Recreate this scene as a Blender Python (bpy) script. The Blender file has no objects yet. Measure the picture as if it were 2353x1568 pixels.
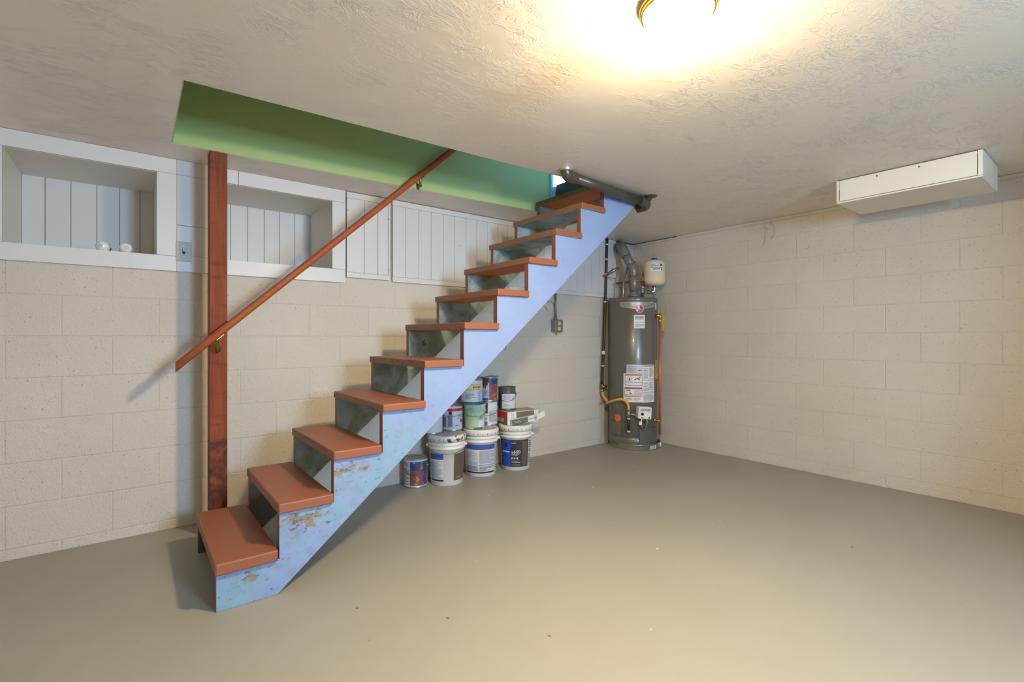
import bpy, bmesh, math, random
from mathutils import Vector, Matrix
random.seed(7)
S = bpy.context.scene
COL = S.collection
PI = math.pi
def R(d): return math.radians(d)
def lin(c):
    c = c/255.0
    return c/12.92 if c <= 0.04045 else ((c+0.055)/1.055)**2.4
def rgb(r, g, b): return (lin(r), lin(g), lin(b), 1.0)

# ------------------------------------------------------------------ camera, world, light, exposure
HC = 1.074
cam = bpy.data.cameras.new('camera')
cam.sensor_width = 36.0
cam.lens = 36.0*1120.8/2353.0
cam.shift_y = -9.0/2353.0
cam.clip_start = 0.02
camo = bpy.data.objects.new('camera', cam)
COL.objects.link(camo)
camo.location = (0, 0, HC)
camo.rotation_euler = (R(90), 0, R(52.134-90))
S.camera = camo

world = bpy.data.worlds.new('sky'); S.world = world
world.use_nodes = True
bg = world.node_tree.nodes['Background']
SKY = 54.0
bg.inputs[0].default_value = (0.42, 0.67, 1.0, 1)
bg.inputs[1].default_value = SKY

S.view_settings.view_transform = 'Standard'
S.view_settings.look = 'None'
S.view_settings.gamma = 1.0
S.view_settings.use_curve_mapping = False
S.view_settings.exposure = 0.76
S.cycles.diffuse_bounces = 8
S.cycles.max_bounces = 12
LAMP_STRENGTH = 520.0
LAMP_COLOR = (1.0, 0.77, 0.45, 1)

def portal(name, loc, rot, sx, sy):
    l = bpy.data.lights.new(name, 'AREA'); l.shape = 'RECTANGLE'; l.size = sx; l.size_y = sy
    l.cycles.is_portal = True
    o = bpy.data.objects.new(name, l); COL.objects.link(o)
    o.location = loc; o.rotation_euler = rot
    return o
# daylight comes in through the basement window behind the camera and the glazed door upstairs
WIN = (0.95, 1.65, 1.10, 1.94)          # x0, x1, z0, z1 in the south wall
portal('window_daylight', ((WIN[0]+WIN[1])/2, -1.99, (WIN[2]+WIN[3])/2), (R(90), 0, 0), WIN[1]-WIN[0], WIN[3]-WIN[2])
portal('landing_daylight', (3.12, 3.415, 2.66), (R(-90), 0, 0), 0.50, 0.42)

# ------------------------------------------------------------------ materials
def newmat(name):
    m = bpy.data.materials.new(name); m.use_nodes = True
    nt = m.node_tree
    return m, nt, nt.nodes, nt.links, nt.nodes['Principled BSDF']
def plain(name, col, rough=0.5, metal=0.0, spec=0.5, coat=0.0):
    m, nt, N, L, b = newmat(name)
    b.inputs['Base Color'].default_value = col
    b.inputs['Roughness'].default_value = rough
    b.inputs['Metallic'].default_value = metal
    b.inputs['Specular IOR Level'].default_value = spec
    b.inputs['Coat Weight'].default_value = coat
    return m
def pos(nt):
    return nt.nodes.new('ShaderNodeNewGeometry').outputs['Position']
def mapping(nt, vec, scale=(1, 1, 1), rot=(0, 0, 0), loc=(0, 0, 0)):
    n = nt.nodes.new('ShaderNodeMapping')
    n.inputs['Scale'].default_value = scale; n.inputs['Rotation'].default_value = rot
    n.inputs['Location'].default_value = loc
    nt.links.new(vec, n.inputs['Vector']); return n.outputs[0]
def noise(nt, vec, scale, detail=4, rough=0.5, dist=0.0):
    n = nt.nodes.new('ShaderNodeTexNoise')
    n.inputs['Scale'].default_value = scale; n.inputs['Detail'].default_value = detail
    n.inputs['Roughness'].default_value = rough; n.inputs['Distortion'].default_value = dist
    nt.links.new(vec, n.inputs['Vector']); return n.outputs[0]
def ramp(nt, fac, stops):
    n = nt.nodes.new('ShaderNodeValToRGB')
    cr = n.color_ramp
    while len(cr.elements) < len(stops): cr.elements.new(0.5)
    for e, (p, c) in zip(cr.elements, stops):
        e.position = p
        e.color = c if isinstance(c, tuple) else (c, c, c, 1)
    nt.links.new(fac, n.inputs[0]); return n.outputs[0]
def mix(nt, fac, a, b, blend='MIX'):
    n = nt.nodes.new('ShaderNodeMix'); n.data_type = 'RGBA'; n.blend_type = blend
    for sock, v in ((n.inputs[0], fac), (n.inputs[6], a), (n.inputs[7], b)):
        if hasattr(v, 'links') or hasattr(v, 'is_linked'): nt.links.new(v, sock)
        else: sock.default_value = v
    return n.outputs[2]
def mth(nt, op, a, b=0.0, c=None):
    n = nt.nodes.new('ShaderNodeMath'); n.operation = op
    for i, v in enumerate((a, b) if c is None else (a, b, c)):
        if hasattr(v, 'is_linked'): nt.links.new(v, n.inputs[i])
        else: n.inputs[i].default_value = v
    return n.outputs[0]
def bump(nt, bsdf, height, strength=0.3, dist=0.01, prev=None):
    n = nt.nodes.new('ShaderNodeBump')
    n.inputs['Strength'].default_value = strength; n.inputs['Distance'].default_value = dist
    nt.links.new(height, n.inputs['Height'])
    if prev is not None: nt.links.new(prev, n.inputs['Normal'])
    nt.links.new(n.outputs[0], bsdf.inputs['Normal']); return n.outputs[0]

def block_mat(name, col, col2, seed=0.0, pit=0.6):
    m, nt, N, L, b = newmat(name)
    p = mapping(nt, pos(nt), loc=(seed, seed, seed))
    big = noise(nt, p, 1.7, 3)
    base = mix(nt, ramp(nt, big, [(0.3, 0.0), (0.7, 1.0)]), col, col2)
    pits = ramp(nt, noise(nt, p, 95, 2, 0.6), [(0.67, 0.0), (0.72, 1.0)])
    base = mix(nt, mth(nt, 'MULTIPLY', pits, pit), base, rgb(110, 100, 86))
    L.new(base, b.inputs['Base Color'])
    b.inputs['Roughness'].default_value = 0.62
    h1 = noise(nt, p, 130, 4, 0.65)
    n1 = bump(nt, b, h1, 0.75, 0.006)
    h2 = noise(nt, p, 30, 4, 0.6)
    n2 = bump(nt, b, h2, 0.45, 0.008, n1)
    h3 = mth(nt, 'MULTIPLY', pits, -1.0)
    bump(nt, b, h3, 0.5, 0.003, n2)
    return m
M = {}
M['block'] = block_mat('painted_block', rgb(214, 205, 191), rgb(207, 197, 182))
M['mortar'] = block_mat('painted_mortar', rgb(200, 193, 181), rgb(190, 183, 170), 3.0)
M['raw_block'] = block_mat('unpainted_block', rgb(190, 152, 96), rgb(140, 92, 44), 9.0)
M['raw_mortar'] = block_mat('unpainted_mortar', rgb(120, 84, 48), rgb(96, 62, 34), 5.0)

def ceiling_mat():
    m, nt, N, L, b = newmat('skip_trowel_plaster')
    p = pos(nt)
    big = noise(nt, p, 0.9, 3)
    L.new(mix(nt, big, rgb(232, 224, 211), rgb(226, 217, 204)), b.inputs['Base Color'])
    b.inputs['Roughness'].default_value = 0.34
    b.inputs['Specular IOR Level'].default_value = 0.6
    warp = mapping(nt, p, scale=(1.0, 2.0, 1.0), rot=(0, 0, R(14)))
    r = noise(nt, warp, 10, 6, 0.66, 1.1)
    ridge = mth(nt, 'ABSOLUTE', mth(nt, 'SUBTRACT', r, 0.5))
    ridge = ramp(nt, ridge, [(0.0, 1.0), (0.022, 0.35), (0.06, 0.0)])
    mask = ramp(nt, noise(nt, p, 2.3, 4, 0.6, 0.4), [(0.40, 0.0), (0.58, 1.0)])
    mask2 = ramp(nt, noise(nt, mapping(nt, p, loc=(4, 2, 1)), 6.5, 3, 0.6), [(0.38, 0.0), (0.56, 1.0)])
    h = mth(nt, 'MULTIPLY', mth(nt, 'MULTIPLY', ridge, mask), mask2)
    n1 = bump(nt, b, h, 0.6, 0.005)
    crumb = mth(nt, 'MULTIPLY', ramp(nt, noise(nt, warp, 34, 4, 0.65, 0.8), [(0.5, 0.0), (0.62, 1.0)]), mth(nt, 'MULTIPLY', mask, mask2))
    n2 = bump(nt, b, crumb, 0.30, 0.003, n1)
    slow = noise(nt, warp, 3.2, 2, 0.4)
    n3 = bump(nt, b, slow, 0.22, 0.012, n2)
    bump(nt, b, noise(nt, p, 240, 2), 0.08, 0.002, n3)
    return m
M['ceiling'] = ceiling_mat()

def floor_mat():
    m, nt, N, L, b = newmat('painted_concrete_floor')
    p = pos(nt)
    big = noise(nt, p, 1.3, 5, 0.55)
    base = mix(nt, ramp(nt, big, [(0.3, 0.0), (0.75, 1.0)]), rgb(157, 155, 144), rgb(150, 148, 137))
    specks = ramp(nt, noise(nt, p, 60, 1, 0.5), [(0.80, 0.0), (0.82, 1.0)])
    base = mix(nt, mth(nt, 'MULTIPLY', specks, 0.6), base, rgb(95, 88, 76))
    scuff = ramp(nt, noise(nt, mapping(nt, p, scale=(1, 2.6, 1), rot=(0, 0, 0.7)), 4.0, 6, 0.7), [(0.66, 0.0), (0.78, 1.0)])
    base = mix(nt, mth(nt, 'MULTIPLY', scuff, 0.25), base, rgb(140, 132, 116))
    L.new(base, b.inputs['Base Color'])
    L.new(ramp(nt, big, [(0.3, 0.42), (0.7, 0.54)]), b.inputs['Roughness'])
    n1 = bump(nt, b, noise(nt, p, 160, 3, 0.6), 0.14, 0.003)
    bump(nt, b, noise(nt, p, 7, 4, 0.5), 0.10, 0.008, n1)
    return m
M['floor'] = floor_mat()

def white_board(name, c1, c2, rough=0.42):
    m, nt, N, L, b = newmat(name)
    p = pos(nt)
    L.new(mix(nt, noise(nt, p, 3.0, 3), c1, c2), b.inputs['Base Color'])
    b.inputs['Roughness'].default_value = rough
    bump(nt, b, noise(nt, mapping(nt, p, scale=(1, 1, 0.2)), 60, 3), 0.06, 0.003)
    return m
M['board'] = white_board('white_board_paint', rgb(217, 215, 212), rgb(211, 209, 206))
M['niche'] = white_board('white_niche_paint', rgb(226, 224, 216), rgb(220, 217, 208))
M['soffit'] = white_board('cream_box_paint', rgb(232, 227, 214), rgb(222, 216, 202))
M['gap'] = plain('dark_gap', rgb(70, 64, 58), 0.9)

def green_mat():
    m, nt, N, L, b = newmat('green_wall_paint')
    p = pos(nt)
    L.new(mix(nt, noise(nt, p, 2.5, 4), rgb(172, 192, 124), rgb(165, 185, 118)), b.inputs['Base Color'])
    b.inputs['Roughness'].default_value = 0.5
    bump(nt, b, noise(nt, p, 120, 3), 0.06, 0.003)
    return m
M['green'] = green_mat()
M['cyan'] = plain('daylit_cyan_jamb', rgb(110, 205, 225), 0.45)  # cyan stands in for upstairs daylight grazing the end of the green wall
M['upper'] = plain('upper_wall_paint', rgb(186, 206, 214), 0.6)
M['olive_edge'] = plain('olive_brown_edge_paint', rgb(110, 98, 58), 0.6)
M['landing'] = plain('dark_landing_paint', rgb(74, 80, 66), 0.6)

def stringer_mat():
    m, nt, N, L, b = newmat('worn_blue_paint')
    p = pos(nt)
    sep = N.new('ShaderNodeSeparateXYZ'); L.new(p, sep.inputs[0])
    z = sep.outputs['Z']
    low = ramp(nt, z, [(0.0, 1.0), (0.55, 0.7), (0.95, 0.0)])
    big = noise(nt, p, 5.0, 5, 0.6)
    base = mix(nt, ramp(nt, big, [(0.3, 0.0), (0.7, 1.0)]), rgb(136, 158, 198), rgb(130, 152, 192))
    teal = mth(nt, 'MULTIPLY', ramp(nt, noise(nt, mapping(nt, p, loc=(2.1, 0, 0.4)), 3.4, 3), [(0.46, 0.0), (0.6, 1.0)]), low)
    base = mix(nt, mth(nt, 'MULTIPLY', teal, 0.7), base, rgb(122, 166, 180))
    grime = mth(nt, 'MULTIPLY', ramp(nt, noise(nt, p, 14, 8, 0.72), [(0.47, 0.0), (0.66, 1.0)]), low)
    base = mix(nt, mth(nt, 'MULTIPLY', grime, 0.55), base, rgb(120, 128, 142))
    # bare patches below the first two treads and scattered chips
    def blob(x, zz, rx, rz):
        dx = mth(nt, 'DIVIDE', mth(nt, 'SUBTRACT', sep.outputs['X'], x), rx)
        dz = mth(nt, 'DIVIDE', mth(nt, 'SUBTRACT', z, zz), rz)
        d = mth(nt, 'SQRT', mth(nt, 'ADD', mth(nt, 'MULTIPLY', dx, dx), mth(nt, 'MULTIPLY', dz, dz)))
        return ramp(nt, d, [(0.0, 1.0), (1.0, 0.0)])
    bl = mth(nt, 'MAXIMUM', blob(0.585, 0.285, 0.15, 0.075), blob(0.37, 0.10, 0.06, 0.04))
    bl = mth(nt, 'MAXIMUM', bl, blob(0.75, 0.47, 0.16, 0.05))
    chip = noise(nt, p, 42, 7, 0.75)
    bare = ramp(nt, mth(nt, 'ADD', mth(nt, 'MULTIPLY', bl, 0.24), chip), [(0.645, 0.0), (0.67, 1.0)])
    base = mix(nt, bare, base, rgb(140, 128, 102))
    dark = ramp(nt, mth(nt, 'ADD', mth(nt, 'MULTIPLY', bl, 0.10), noise(nt, mapping(nt, p, scale=(1, 1, 2), loc=(7, 3, 1)), 30, 6, 0.75)), [(0.615, 0.0), (0.64, 1.0)])
    base = mix(nt, mth(nt, 'MULTIPLY', dark, low), base, rgb(84, 78, 84))
    L.new(base, b.inputs['Base Color'])
    b.inputs['Roughness'].default_value = 0.45
    n1 = bump(nt, b, mth(nt, 'MULTIPLY', bare, -1.0), 0.4, 0.002)
    bump(nt, b, noise(nt, mapping(nt, p, scale=(0.4, 1, 1)), 45, 3), 0.06, 0.004, n1)
    return m
M['blue'] = stringer_mat()

def old_green():
    m, nt, N, L, b = newmat('old_green_grey_paint')
    p = pos(nt)
    n = noise(nt, p, 7, 5, 0.65, 0.6)
    base = mix(nt, ramp(nt, n, [(0.42, 0.0), (0.6, 1.0)]), rgb(108, 124, 108), rgb(138, 160, 172))
    sep = N.new('ShaderNodeSeparateXYZ'); L.new(p, sep.inputs[0])
    foot = ramp(nt, mth(nt, 'ADD', sep.outputs['Z'], mth(nt, 'MULTIPLY', noise(nt, p, 9, 4), 0.2)), [(0.36, 1.0), (0.42, 0.0)])
    base = mix(nt, mth(nt, 'MULTIPLY', foot, 0.85), base, rgb(74, 46, 28))
    d = ramp(nt, noise(nt, p, 16, 6, 0.7), [(0.62, 0.0), (0.75, 1.0)])
    base = mix(nt, mth(nt, 'MULTIPLY', d, 0.7), base, rgb(58, 62, 56))
    L.new(base, b.inputs['Base Color']); b.inputs['Roughness'].default_value = 0.5
    return m
M['oldgreen'] = old_green()

def paint_brown(name, c1, c2, worn, amt):
    m, nt, N, L, b = newmat(name)
    p = pos(nt)
    base = mix(nt, noise(nt, p, 6, 4), c1, c2)
    w = ramp(nt, noise(nt, mapping(nt, p, scale=(1, 0.35, 1)), 26, 7, 0.75), [(amt, 0.0), (amt+0.07, 1.0)])
    base = mix(nt, mth(nt, 'MULTIPLY', w, 0.8), base, worn)
    L.new(base, b.inputs['Base Color']); b.inputs['Roughness'].default_value = 0.5
    bump(nt, b, noise(nt, mapping(nt, p, scale=(1, 0.25, 1)), 50, 4), 0.10, 0.004)
    return m
M['tread'] = paint_brown('brick_brown_tread_paint', rgb(146, 88, 60), rgb(138, 82, 56), rgb(104, 74, 58), 0.72)
M['tread_worn'] = paint_brown('worn_brown_tread_paint', rgb(150, 108, 82), rgb(134, 92, 68), rgb(92, 66, 48), 0.52)
M['tread_front'] = paint_brown('lit_worn_tread_edge_paint', rgb(148, 104, 80), rgb(140, 96, 72), rgb(96, 68, 52), 0.60)  # greyer base imitates the different light on front faces, with worn spots over it
M['edge'] = paint_brown('brown_stringer_edge_paint', rgb(140, 86, 64), rgb(130, 78, 56), rgb(86, 54, 38), 0.60)

def wood(name, c1, c2, c3, axis='Z', rough=0.5, scale=9.0, smear=None):
    m, nt, N, L, b = newmat(name)
    p = pos(nt)
    sc = {'X': (0.08, 1, 1), 'Y': (1, 0.08, 1), 'Z': (1, 1, 0.08)}[axis]
    q = mapping(nt, p, scale=sc)
    g = noise(nt, q, scale*5, 6, 0.6, 0.8)
    base = mix(nt, ramp(nt, g, [(0.35, 0.0), (0.65, 1.0)]), c1, c2)
    bands = ramp(nt, noise(nt, mapping(nt, p, scale=(0.6, 0.6, 4)), 6, 4, 0.6), [(0.55, 0.0), (0.72, 1.0)])
    base = mix(nt, mth(nt, 'MULTIPLY', bands, 0.55), base, c3)
    if smear:
        sep = N.new('ShaderNodeSeparateXYZ'); L.new(p, sep.inputs[0])
        zz = ramp(nt, sep.outputs['Z'], [(smear-0.02, 1.0), (smear, 0.0)])
        sm = mth(nt, 'MULTIPLY', zz, ramp(nt, noise(nt, p, 22, 6, 0.7), [(0.36, 0.0), (0.6, 1.0)]))
        base = mix(nt, mth(nt, 'MULTIPLY', sm, 0.85), base, rgb(58, 40, 34))
    L.new(base, b.inputs['Base Color']); b.inputs['Roughness'].default_value = rough+0.12; b.inputs['Specular IOR Level'].default_value = 0.22
    bump(nt, b, g, 0.12, 0.003)
    return m
M['post'] = wood('red_brown_stained_post', rgb(142, 74, 44), rgb(122, 58, 34), rgb(84, 38, 24), 'Z', 0.5, 9, 0.53)
M['rail'] = wood('orange_brown_rail_stain', rgb(168, 92, 54), rgb(156, 82, 46), rgb(138, 68, 38), 'X', 0.38, 7)
M['rawwood'] = wood('bare_orange_wood', rgb(196, 122, 76), rgb(176, 100, 58), rgb(128, 66, 38), 'Y', 0.55, 8)
M['brass'] = plain('tarnished_brass', rgb(150, 128, 62), 0.32, 1.0)
M['gold'] = plain('polished_brass', rgb(226, 178, 84), 0.25, 1.0)
M['bright_brass'] = plain('yellow_brass', rgb(210, 164, 62), 0.35, 1.0)
M['chrome'] = plain('chrome', rgb(200, 202, 205), 0.22, 1.0)
M['steel'] = plain('galvanised_steel', rgb(160, 160, 156), 0.42, 1.0)
M['pan'] = plain('brushed_aluminium_pan', rgb(214, 207, 196), 0.28, 1.0)
M['dark_pan'] = plain('dark_pan_inside', rgb(58, 52, 46), 0.5)
M['wire'] = plain('thin_steel_wire', rgb(120, 122, 124), 0.4, 0.8)
M['copper'] = plain('copper_pipe', rgb(212, 122, 88), 0.42, 0.55)
M['old_copper'] = plain('old_copper_pipe', rgb(150, 98, 60), 0.45, 0.7)
M['black_pipe'] = plain('black_iron_pipe', rgb(38, 36, 34), 0.42)
M['white_tape'] = plain('white_thread_tape', rgb(220, 220, 215), 0.6)
M['heater'] = plain('grey_enamel_jacket', rgb(108, 103, 95), 0.32, 0.15, 0.5, 0.15)
M['heater_dark'] = plain('dark_grey_enamel', rgb(98, 93, 85), 0.35, 0.1)
M['vent'] = plain('grey_painted_vent', rgb(128, 126, 116), 0.30, 0.2)
M['badge'] = plain('silver_badge', rgb(150, 146, 136), 0.4, 0.3)
M['silver_line'] = plain('silver_line', rgb(208, 204, 194), 0.35, 0.3)
M['red'] = plain('red_print', rgb(198, 36, 58), 0.45)
M['darkred'] = plain('dark_red_print', rgb(150, 26, 44), 0.5)
M['orange_dot'] = plain('orange_sticker', rgb(240, 104, 60), 0.55)
M['orange'] = plain('orange_print', rgb(226, 120, 60), 0.55)
M['white'] = plain('white_paper', rgb(228, 228, 224), 0.55)
M['white_plastic'] = plain('white_plastic', rgb(232, 230, 222), 0.38)
M['black'] = plain('black_print', rgb(34, 34, 38), 0.55)
M['print'] = plain('grey_fine_print', rgb(128, 128, 134), 0.6)
M['print_dark'] = plain('dark_fine_print', rgb(88, 88, 98), 0.6)
M['print_white'] = plain('white_fine_print', rgb(196, 198, 204), 0.6)
M['yellow'] = plain('yellow_print', rgb(226, 186, 44), 0.5)
M['yellow_hose'] = plain('yellow_coated_hose', rgb(226, 164, 60), 0.42)
M['cream'] = plain('cream_enamel', rgb(226, 208, 174), 0.24, 0.0, 0.5, 0.3)
M['blue_cap'] = plain('blue_plastic_cap', rgb(40, 96, 176), 0.4)
M['blue_print'] = plain('blue_print', rgb(62, 84, 166), 0.5)
M['royal'] = plain('royal_blue_print', rgb(40, 76, 190), 0.5)
M['navy'] = plain('navy_print', rgb(40, 44, 84), 0.5)
M['teal'] = plain('teal_print', rgb(30, 110, 128), 0.5)
M['label_black'] = plain('charcoal_label', rgb(48, 48, 52), 0.5)
M['label_brown'] = plain('brown_label_panel', rgb(98, 80, 66), 0.55)
M['can_metal'] = plain('can_tinplate', rgb(166, 168, 170), 0.35, 0.85)
M['can_grey'] = plain('dark_grey_can_paint', rgb(88, 92, 92), 0.35, 0.3)
M['can_white'] = plain('white_can_label', rgb(206, 210, 218), 0.5)
M['pink'] = plain('red_brown_picture', rgb(158, 88, 74), 0.5)
M['tan_picture'] = plain('tan_picture', rgb(196, 144, 112), 0.5)
M['olive'] = plain('olive_carton_print', rgb(112, 106, 88), 0.6)
M['lever_red'] = plain('red_lever', rgb(190, 50, 60), 0.4)
M['card'] = plain('brown_cardboard', rgb(186, 166, 138), 0.7)
M['switch'] = plain('grey_switch_plate', rgb(176, 174, 158), 0.42)
M['switch_light'] = plain('ivory_toggle', rgb(206, 202, 184), 0.4)
M['outlet_ivory'] = plain('ivory_receptacle', rgb(208, 198, 164), 0.45)
M['pipe_paint'] = plain('grey_brown_painted_pipe', rgb(68, 61, 54), 0.30)
M['caulk'] = plain('foil_tape', rgb(190, 192, 190), 0.3, 0.7)
M['rust'] = plain('red_brown_primer', rgb(140, 84, 70), 0.6)
def splat(name, base_c, spot_c, scale, thr):
    m, nt, N, L, b = newmat(name)
    p = pos(nt)
    s = ramp(nt, noise(nt, p, scale, 6, 0.72), [(thr, 0.0), (thr+0.03, 1.0)])
    L.new(mix(nt, s, base_c, spot_c), b.inputs['Base Color']); b.inputs['Roughness'].default_value = 0.4
    return m
M['pail'] = splat('white_pail_plastic', rgb(232, 228, 218), rgb(204, 190, 166), 20, 0.70)
M['pail_scuffed'] = splat('scuffed_white_pail_plastic', rgb(222, 222, 218), rgb(60, 56, 54), 26, 0.57)
M['pail_plain'] = plain('clean_white_pail_plastic', rgb(228, 226, 220), 0.38)
M['lid_dirty'] = splat('dirty_pail_lid', rgb(190, 182, 170), rgb(104, 98, 92), 14, 0.62)
M['green_pail'] = splat('green_dripped_pail', rgb(172, 194, 158), rgb(142, 174, 170), 9, 0.52)
M['drip'] = splat('brown_paint_drip', rgb(98, 70, 58), rgb(78, 58, 50), 20, 0.5)
M['picture'] = splat('printed_label_picture', rgb(140, 80, 66), rgb(190, 150, 132), 26, 0.56)
M['picture_blue'] = splat('printed_blue_picture', rgb(54, 74, 120), rgb(150, 164, 190), 30, 0.58)

def emit_mat(name, col, strength):
    m, nt, N, L, b = newmat(name)
    b.inputs['Base Color'].default_value = (0.9, 0.9, 0.88, 1)
    b.inputs['Emission Color'].default_value = col
    # glow weighted towards the underside to shrink the bright halo on the ceiling
    g = N.new('ShaderNodeNewGeometry'); sp = N.new('ShaderNodeSeparateXYZ'); L.new(g.outputs['Normal'], sp.inputs[0])
    down = mth(nt, 'MAXIMUM', mth(nt, 'MULTIPLY', sp.outputs['Z'], -1.0), 0.0)
    L.new(mth(nt, 'MULTIPLY_ADD', mth(nt, 'POWER', down, 1.6), strength*1.05, strength*0.10), b.inputs['Emission Strength'])
    return m
M['lamp_glass'] = emit_mat('lit_opal_glass', LAMP_COLOR, LAMP_STRENGTH)
def pane_mat():
    m, nt, N, L, b = newmat('window_glass')
    N.remove(b)
    t = N.new('ShaderNodeBsdfTransparent'); g = N.new('ShaderNodeBsdfGlossy'); g.inputs['Roughness'].default_value = 0.02
    fr = N.new('ShaderNodeFresnel'); fr.inputs[0].default_value = 1.3
    mx = N.new('ShaderNodeMixShader'); L.new(fr.outputs[0], mx.inputs[0]); L.new(t.outputs[0], mx.inputs[1]); L.new(g.outputs[0], mx.inputs[2])
    L.new(mx.outputs[0], N['Material Output'].inputs[0])
    return m
M['glass'] = pane_mat()
M['bulb'] = plain('white_frosted_bulb', rgb(238, 236, 230), 0.2, 0, 0.5, 0.4)

# ------------------------------------------------------------------ mesh helpers
class MB:
    def __init__(s): s.v = []; s.f = []; s.m = []; s.sm = []
    def add(s, verts, faces, mi=0, smooth=False):
        o = len(s.v); s.v += [tuple(x) for x in verts]
        for f in faces:
            s.f.append(tuple(i+o for i in f)); s.m.append(mi); s.sm.append(smooth)
        return s
    def box(s, x0, x1, y0, y1, z0, z1, mi=0, mat=None):
        v = [(x, y, z) for z in (z0, z1) for y in (y0, y1) for x in (x0, x1)]
        if mat is not None: v = [tuple(mat @ Vector(p)) for p in v]
        return s.add(v, [(0, 2, 3, 1), (4, 5, 7, 6), (0, 1, 5, 4), (2, 6, 7, 3), (0, 4, 6, 2), (1, 3, 7, 5)], mi)
    def prism(s, poly, a0, a1, axis='Y', mi=0, side_mi=None):
        n = len(poly)
        def P(p, a):
            return {'Y': (p[0], a, p[1]), 'Z': (p[0], p[1], a), 'X': (a, p[0], p[1])}[axis]
        o = len(s.v)
        s.v += [P(p, a0) for p in poly]+[P(p, a1) for p in poly]
        def put(f, mm): s.f.append(f); s.m.append(mm); s.sm.append(False)
        put(tuple(o+i for i in range(n)), mi); put(tuple(o+n+i for i in reversed(range(n))), mi)
        for i in range(n):
            j = (i+1) % n
            put((o+i, o+n+i, o+n+j, o+j), side_mi(i) if side_mi else mi)
        return s
    def lathe(s, prof, seg=32, c=(0, 0, 0), mi=0, mat=None, smooth=True, caps=(True, True)):
        v = []; f = []
        for (r, z) in prof:
            for k in range(seg):
                a = 2*PI*k/seg
                v.append((c[0]+r*math.cos(a), c[1]+r*math.sin(a), c[2]+z))
        for i in range(len(prof)-1):
            for k in range(seg):
                k2 = (k+1) % seg
                f.append((i*seg+k, i*seg+k2, (i+1)*seg+k2, (i+1)*seg+k))
        if mat is not None: v = [tuple(mat @ Vector(p)) for p in v]
        o = len(s.v)
        s.add(v, f, mi, smooth)
        n = (len(prof)-1)*seg
        if caps[0]: s.f.append(tuple(o+k for k in reversed(range(seg)))); s.m.append(mi); s.sm.append(False)
        if caps[1]: s.f.append(tuple(o+n+k for k in range(seg))); s.m.append(mi); s.sm.append(False)
        return s
    def tube(s, pts, r, seg=12, mi=0, rr=None):
        pts = [Vector(p) for p in pts]; n = len(pts)
        rings = []; up = None
        for i, p in enumerate(pts):
            t = (pts[min(i+1, n-1)]-pts[max(i-1, 0)]).normalized()
            if up is None:
                up = Vector((0, 0, 1)) if abs(t.z) < 0.9 else Vector((1, 0, 0))
            a = (up - t*up.dot(t)).normalized(); b_ = t.cross(a); up = a
            q = rr[i] if rr else r
            rings.append([p+(a*math.cos(2*PI*k/seg)+b_*math.sin(2*PI*k/seg))*q for k in range(seg)])
        v = [x for ring in rings for x in ring]; f = []
        for i in range(n-1):
            for k in range(seg):
                k2 = (k+1) % seg
                f.append((i*seg+k, i*seg+k2, (i+1)*seg+k2, (i+1)*seg+k))
        o = len(s.v)
        s.add(v, f, mi, True)
        s.f.append(tuple(o+k for k in reversed(range(seg)))); s.m.append(mi); s.sm.append(False)
        s.f.append(tuple(o+(n-1)*seg+k for k in range(seg))); s.m.append(mi); s.sm.append(False)
        return s
    def patch(s, rf, u0, u1, z0, z1, mi=0, off=0.0008, zn=1):
        # curved label on a cylinder: u = angle in radians from the front (-Y), positive towards +X
        n = max(2, int(abs(u1-u0)/0.12)+1)
        v = []; f = []
        for j in range(zn+1):
            z = z0+(z1-z0)*j/zn; r = rf(z)+off
            for i in range(n+1):
                a = -PI/2+u0+(u1-u0)*i/n
                v.append((r*math.cos(a), r*math.sin(a), z))
        w = n+1
        for j in range(zn):
            for i in range(n): f.append((j*w+i, j*w+i+1, (j+1)*w+i+1, (j+1)*w+i))
        return s.add(v, f, mi, True)
    def disc(s, rf, uc, zc, rad, mi=0, off=0.001, seg=28, a0=0.0, a1=2*PI, r_in=0.0):
        v = []; f = []; n = seg
        for i in range(n+1):
            t = a0+(a1-a0)*i/n
            for q in (r_in, rad):
                z = zc+q*math.sin(t); r = rf(zc)+off
                a = -PI/2+uc+q*math.cos(t)/rf(zc)
                v.append((r*math.cos(a), r*math.sin(a), z))
        for i in range(n): f.append((2*i, 2*i+1, 2*i+3, 2*i+2))
        return s.add(v, f, mi, True)
    def build(s, name, mats, parent=None, loc=None, bevel=0.0, segs=2):
        me = bpy.data.meshes.new(name)
        me.from_pydata(s.v, [], s.f); 
        if not isinstance(mats, (list, tuple)): mats = [mats]
        for m in mats: me.materials.append(m)
        me.polygons.foreach_set('material_index', s.m); me.polygons.foreach_set('use_smooth', s.sm)
        bm = bmesh.new(); bm.from_mesh(me); bmesh.ops.recalc_face_normals(bm, faces=bm.faces) if bevel or True else None
        bm.to_mesh(me); bm.free(); me.update()
        o = bpy.data.objects.new(name, me); COL.objects.link(o)
        if parent is not None: o.parent = parent
        if loc: o.location = loc
        if bevel:
            md = o.modifiers.new('bevel', 'BEVEL'); md.width = bevel; md.segments = segs; md.limit_method = 'ANGLE'
        return o
def box(x0, x1, y0, y1, z0, z1): return MB().box(x0, x1, y0, y1, z0, z1)
def thing(name, label, cat, loc=(0, 0, 0), rz=0.0, group=None):
    o = bpy.data.objects.new(name, None); COL.objects.link(o)
    o.location = loc; o.rotation_euler = (0, 0, rz); o.empty_display_size = 0.05
    o['label'] = label; o['category'] = cat
    if group: o['group'] = group
    return o
def tag(o, label, cat, group=None):
    o['label'] = label; o['category'] = cat
    if group: o['group'] = group
    return o
def struct(o): o['kind'] = 'structure'; return o
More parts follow.
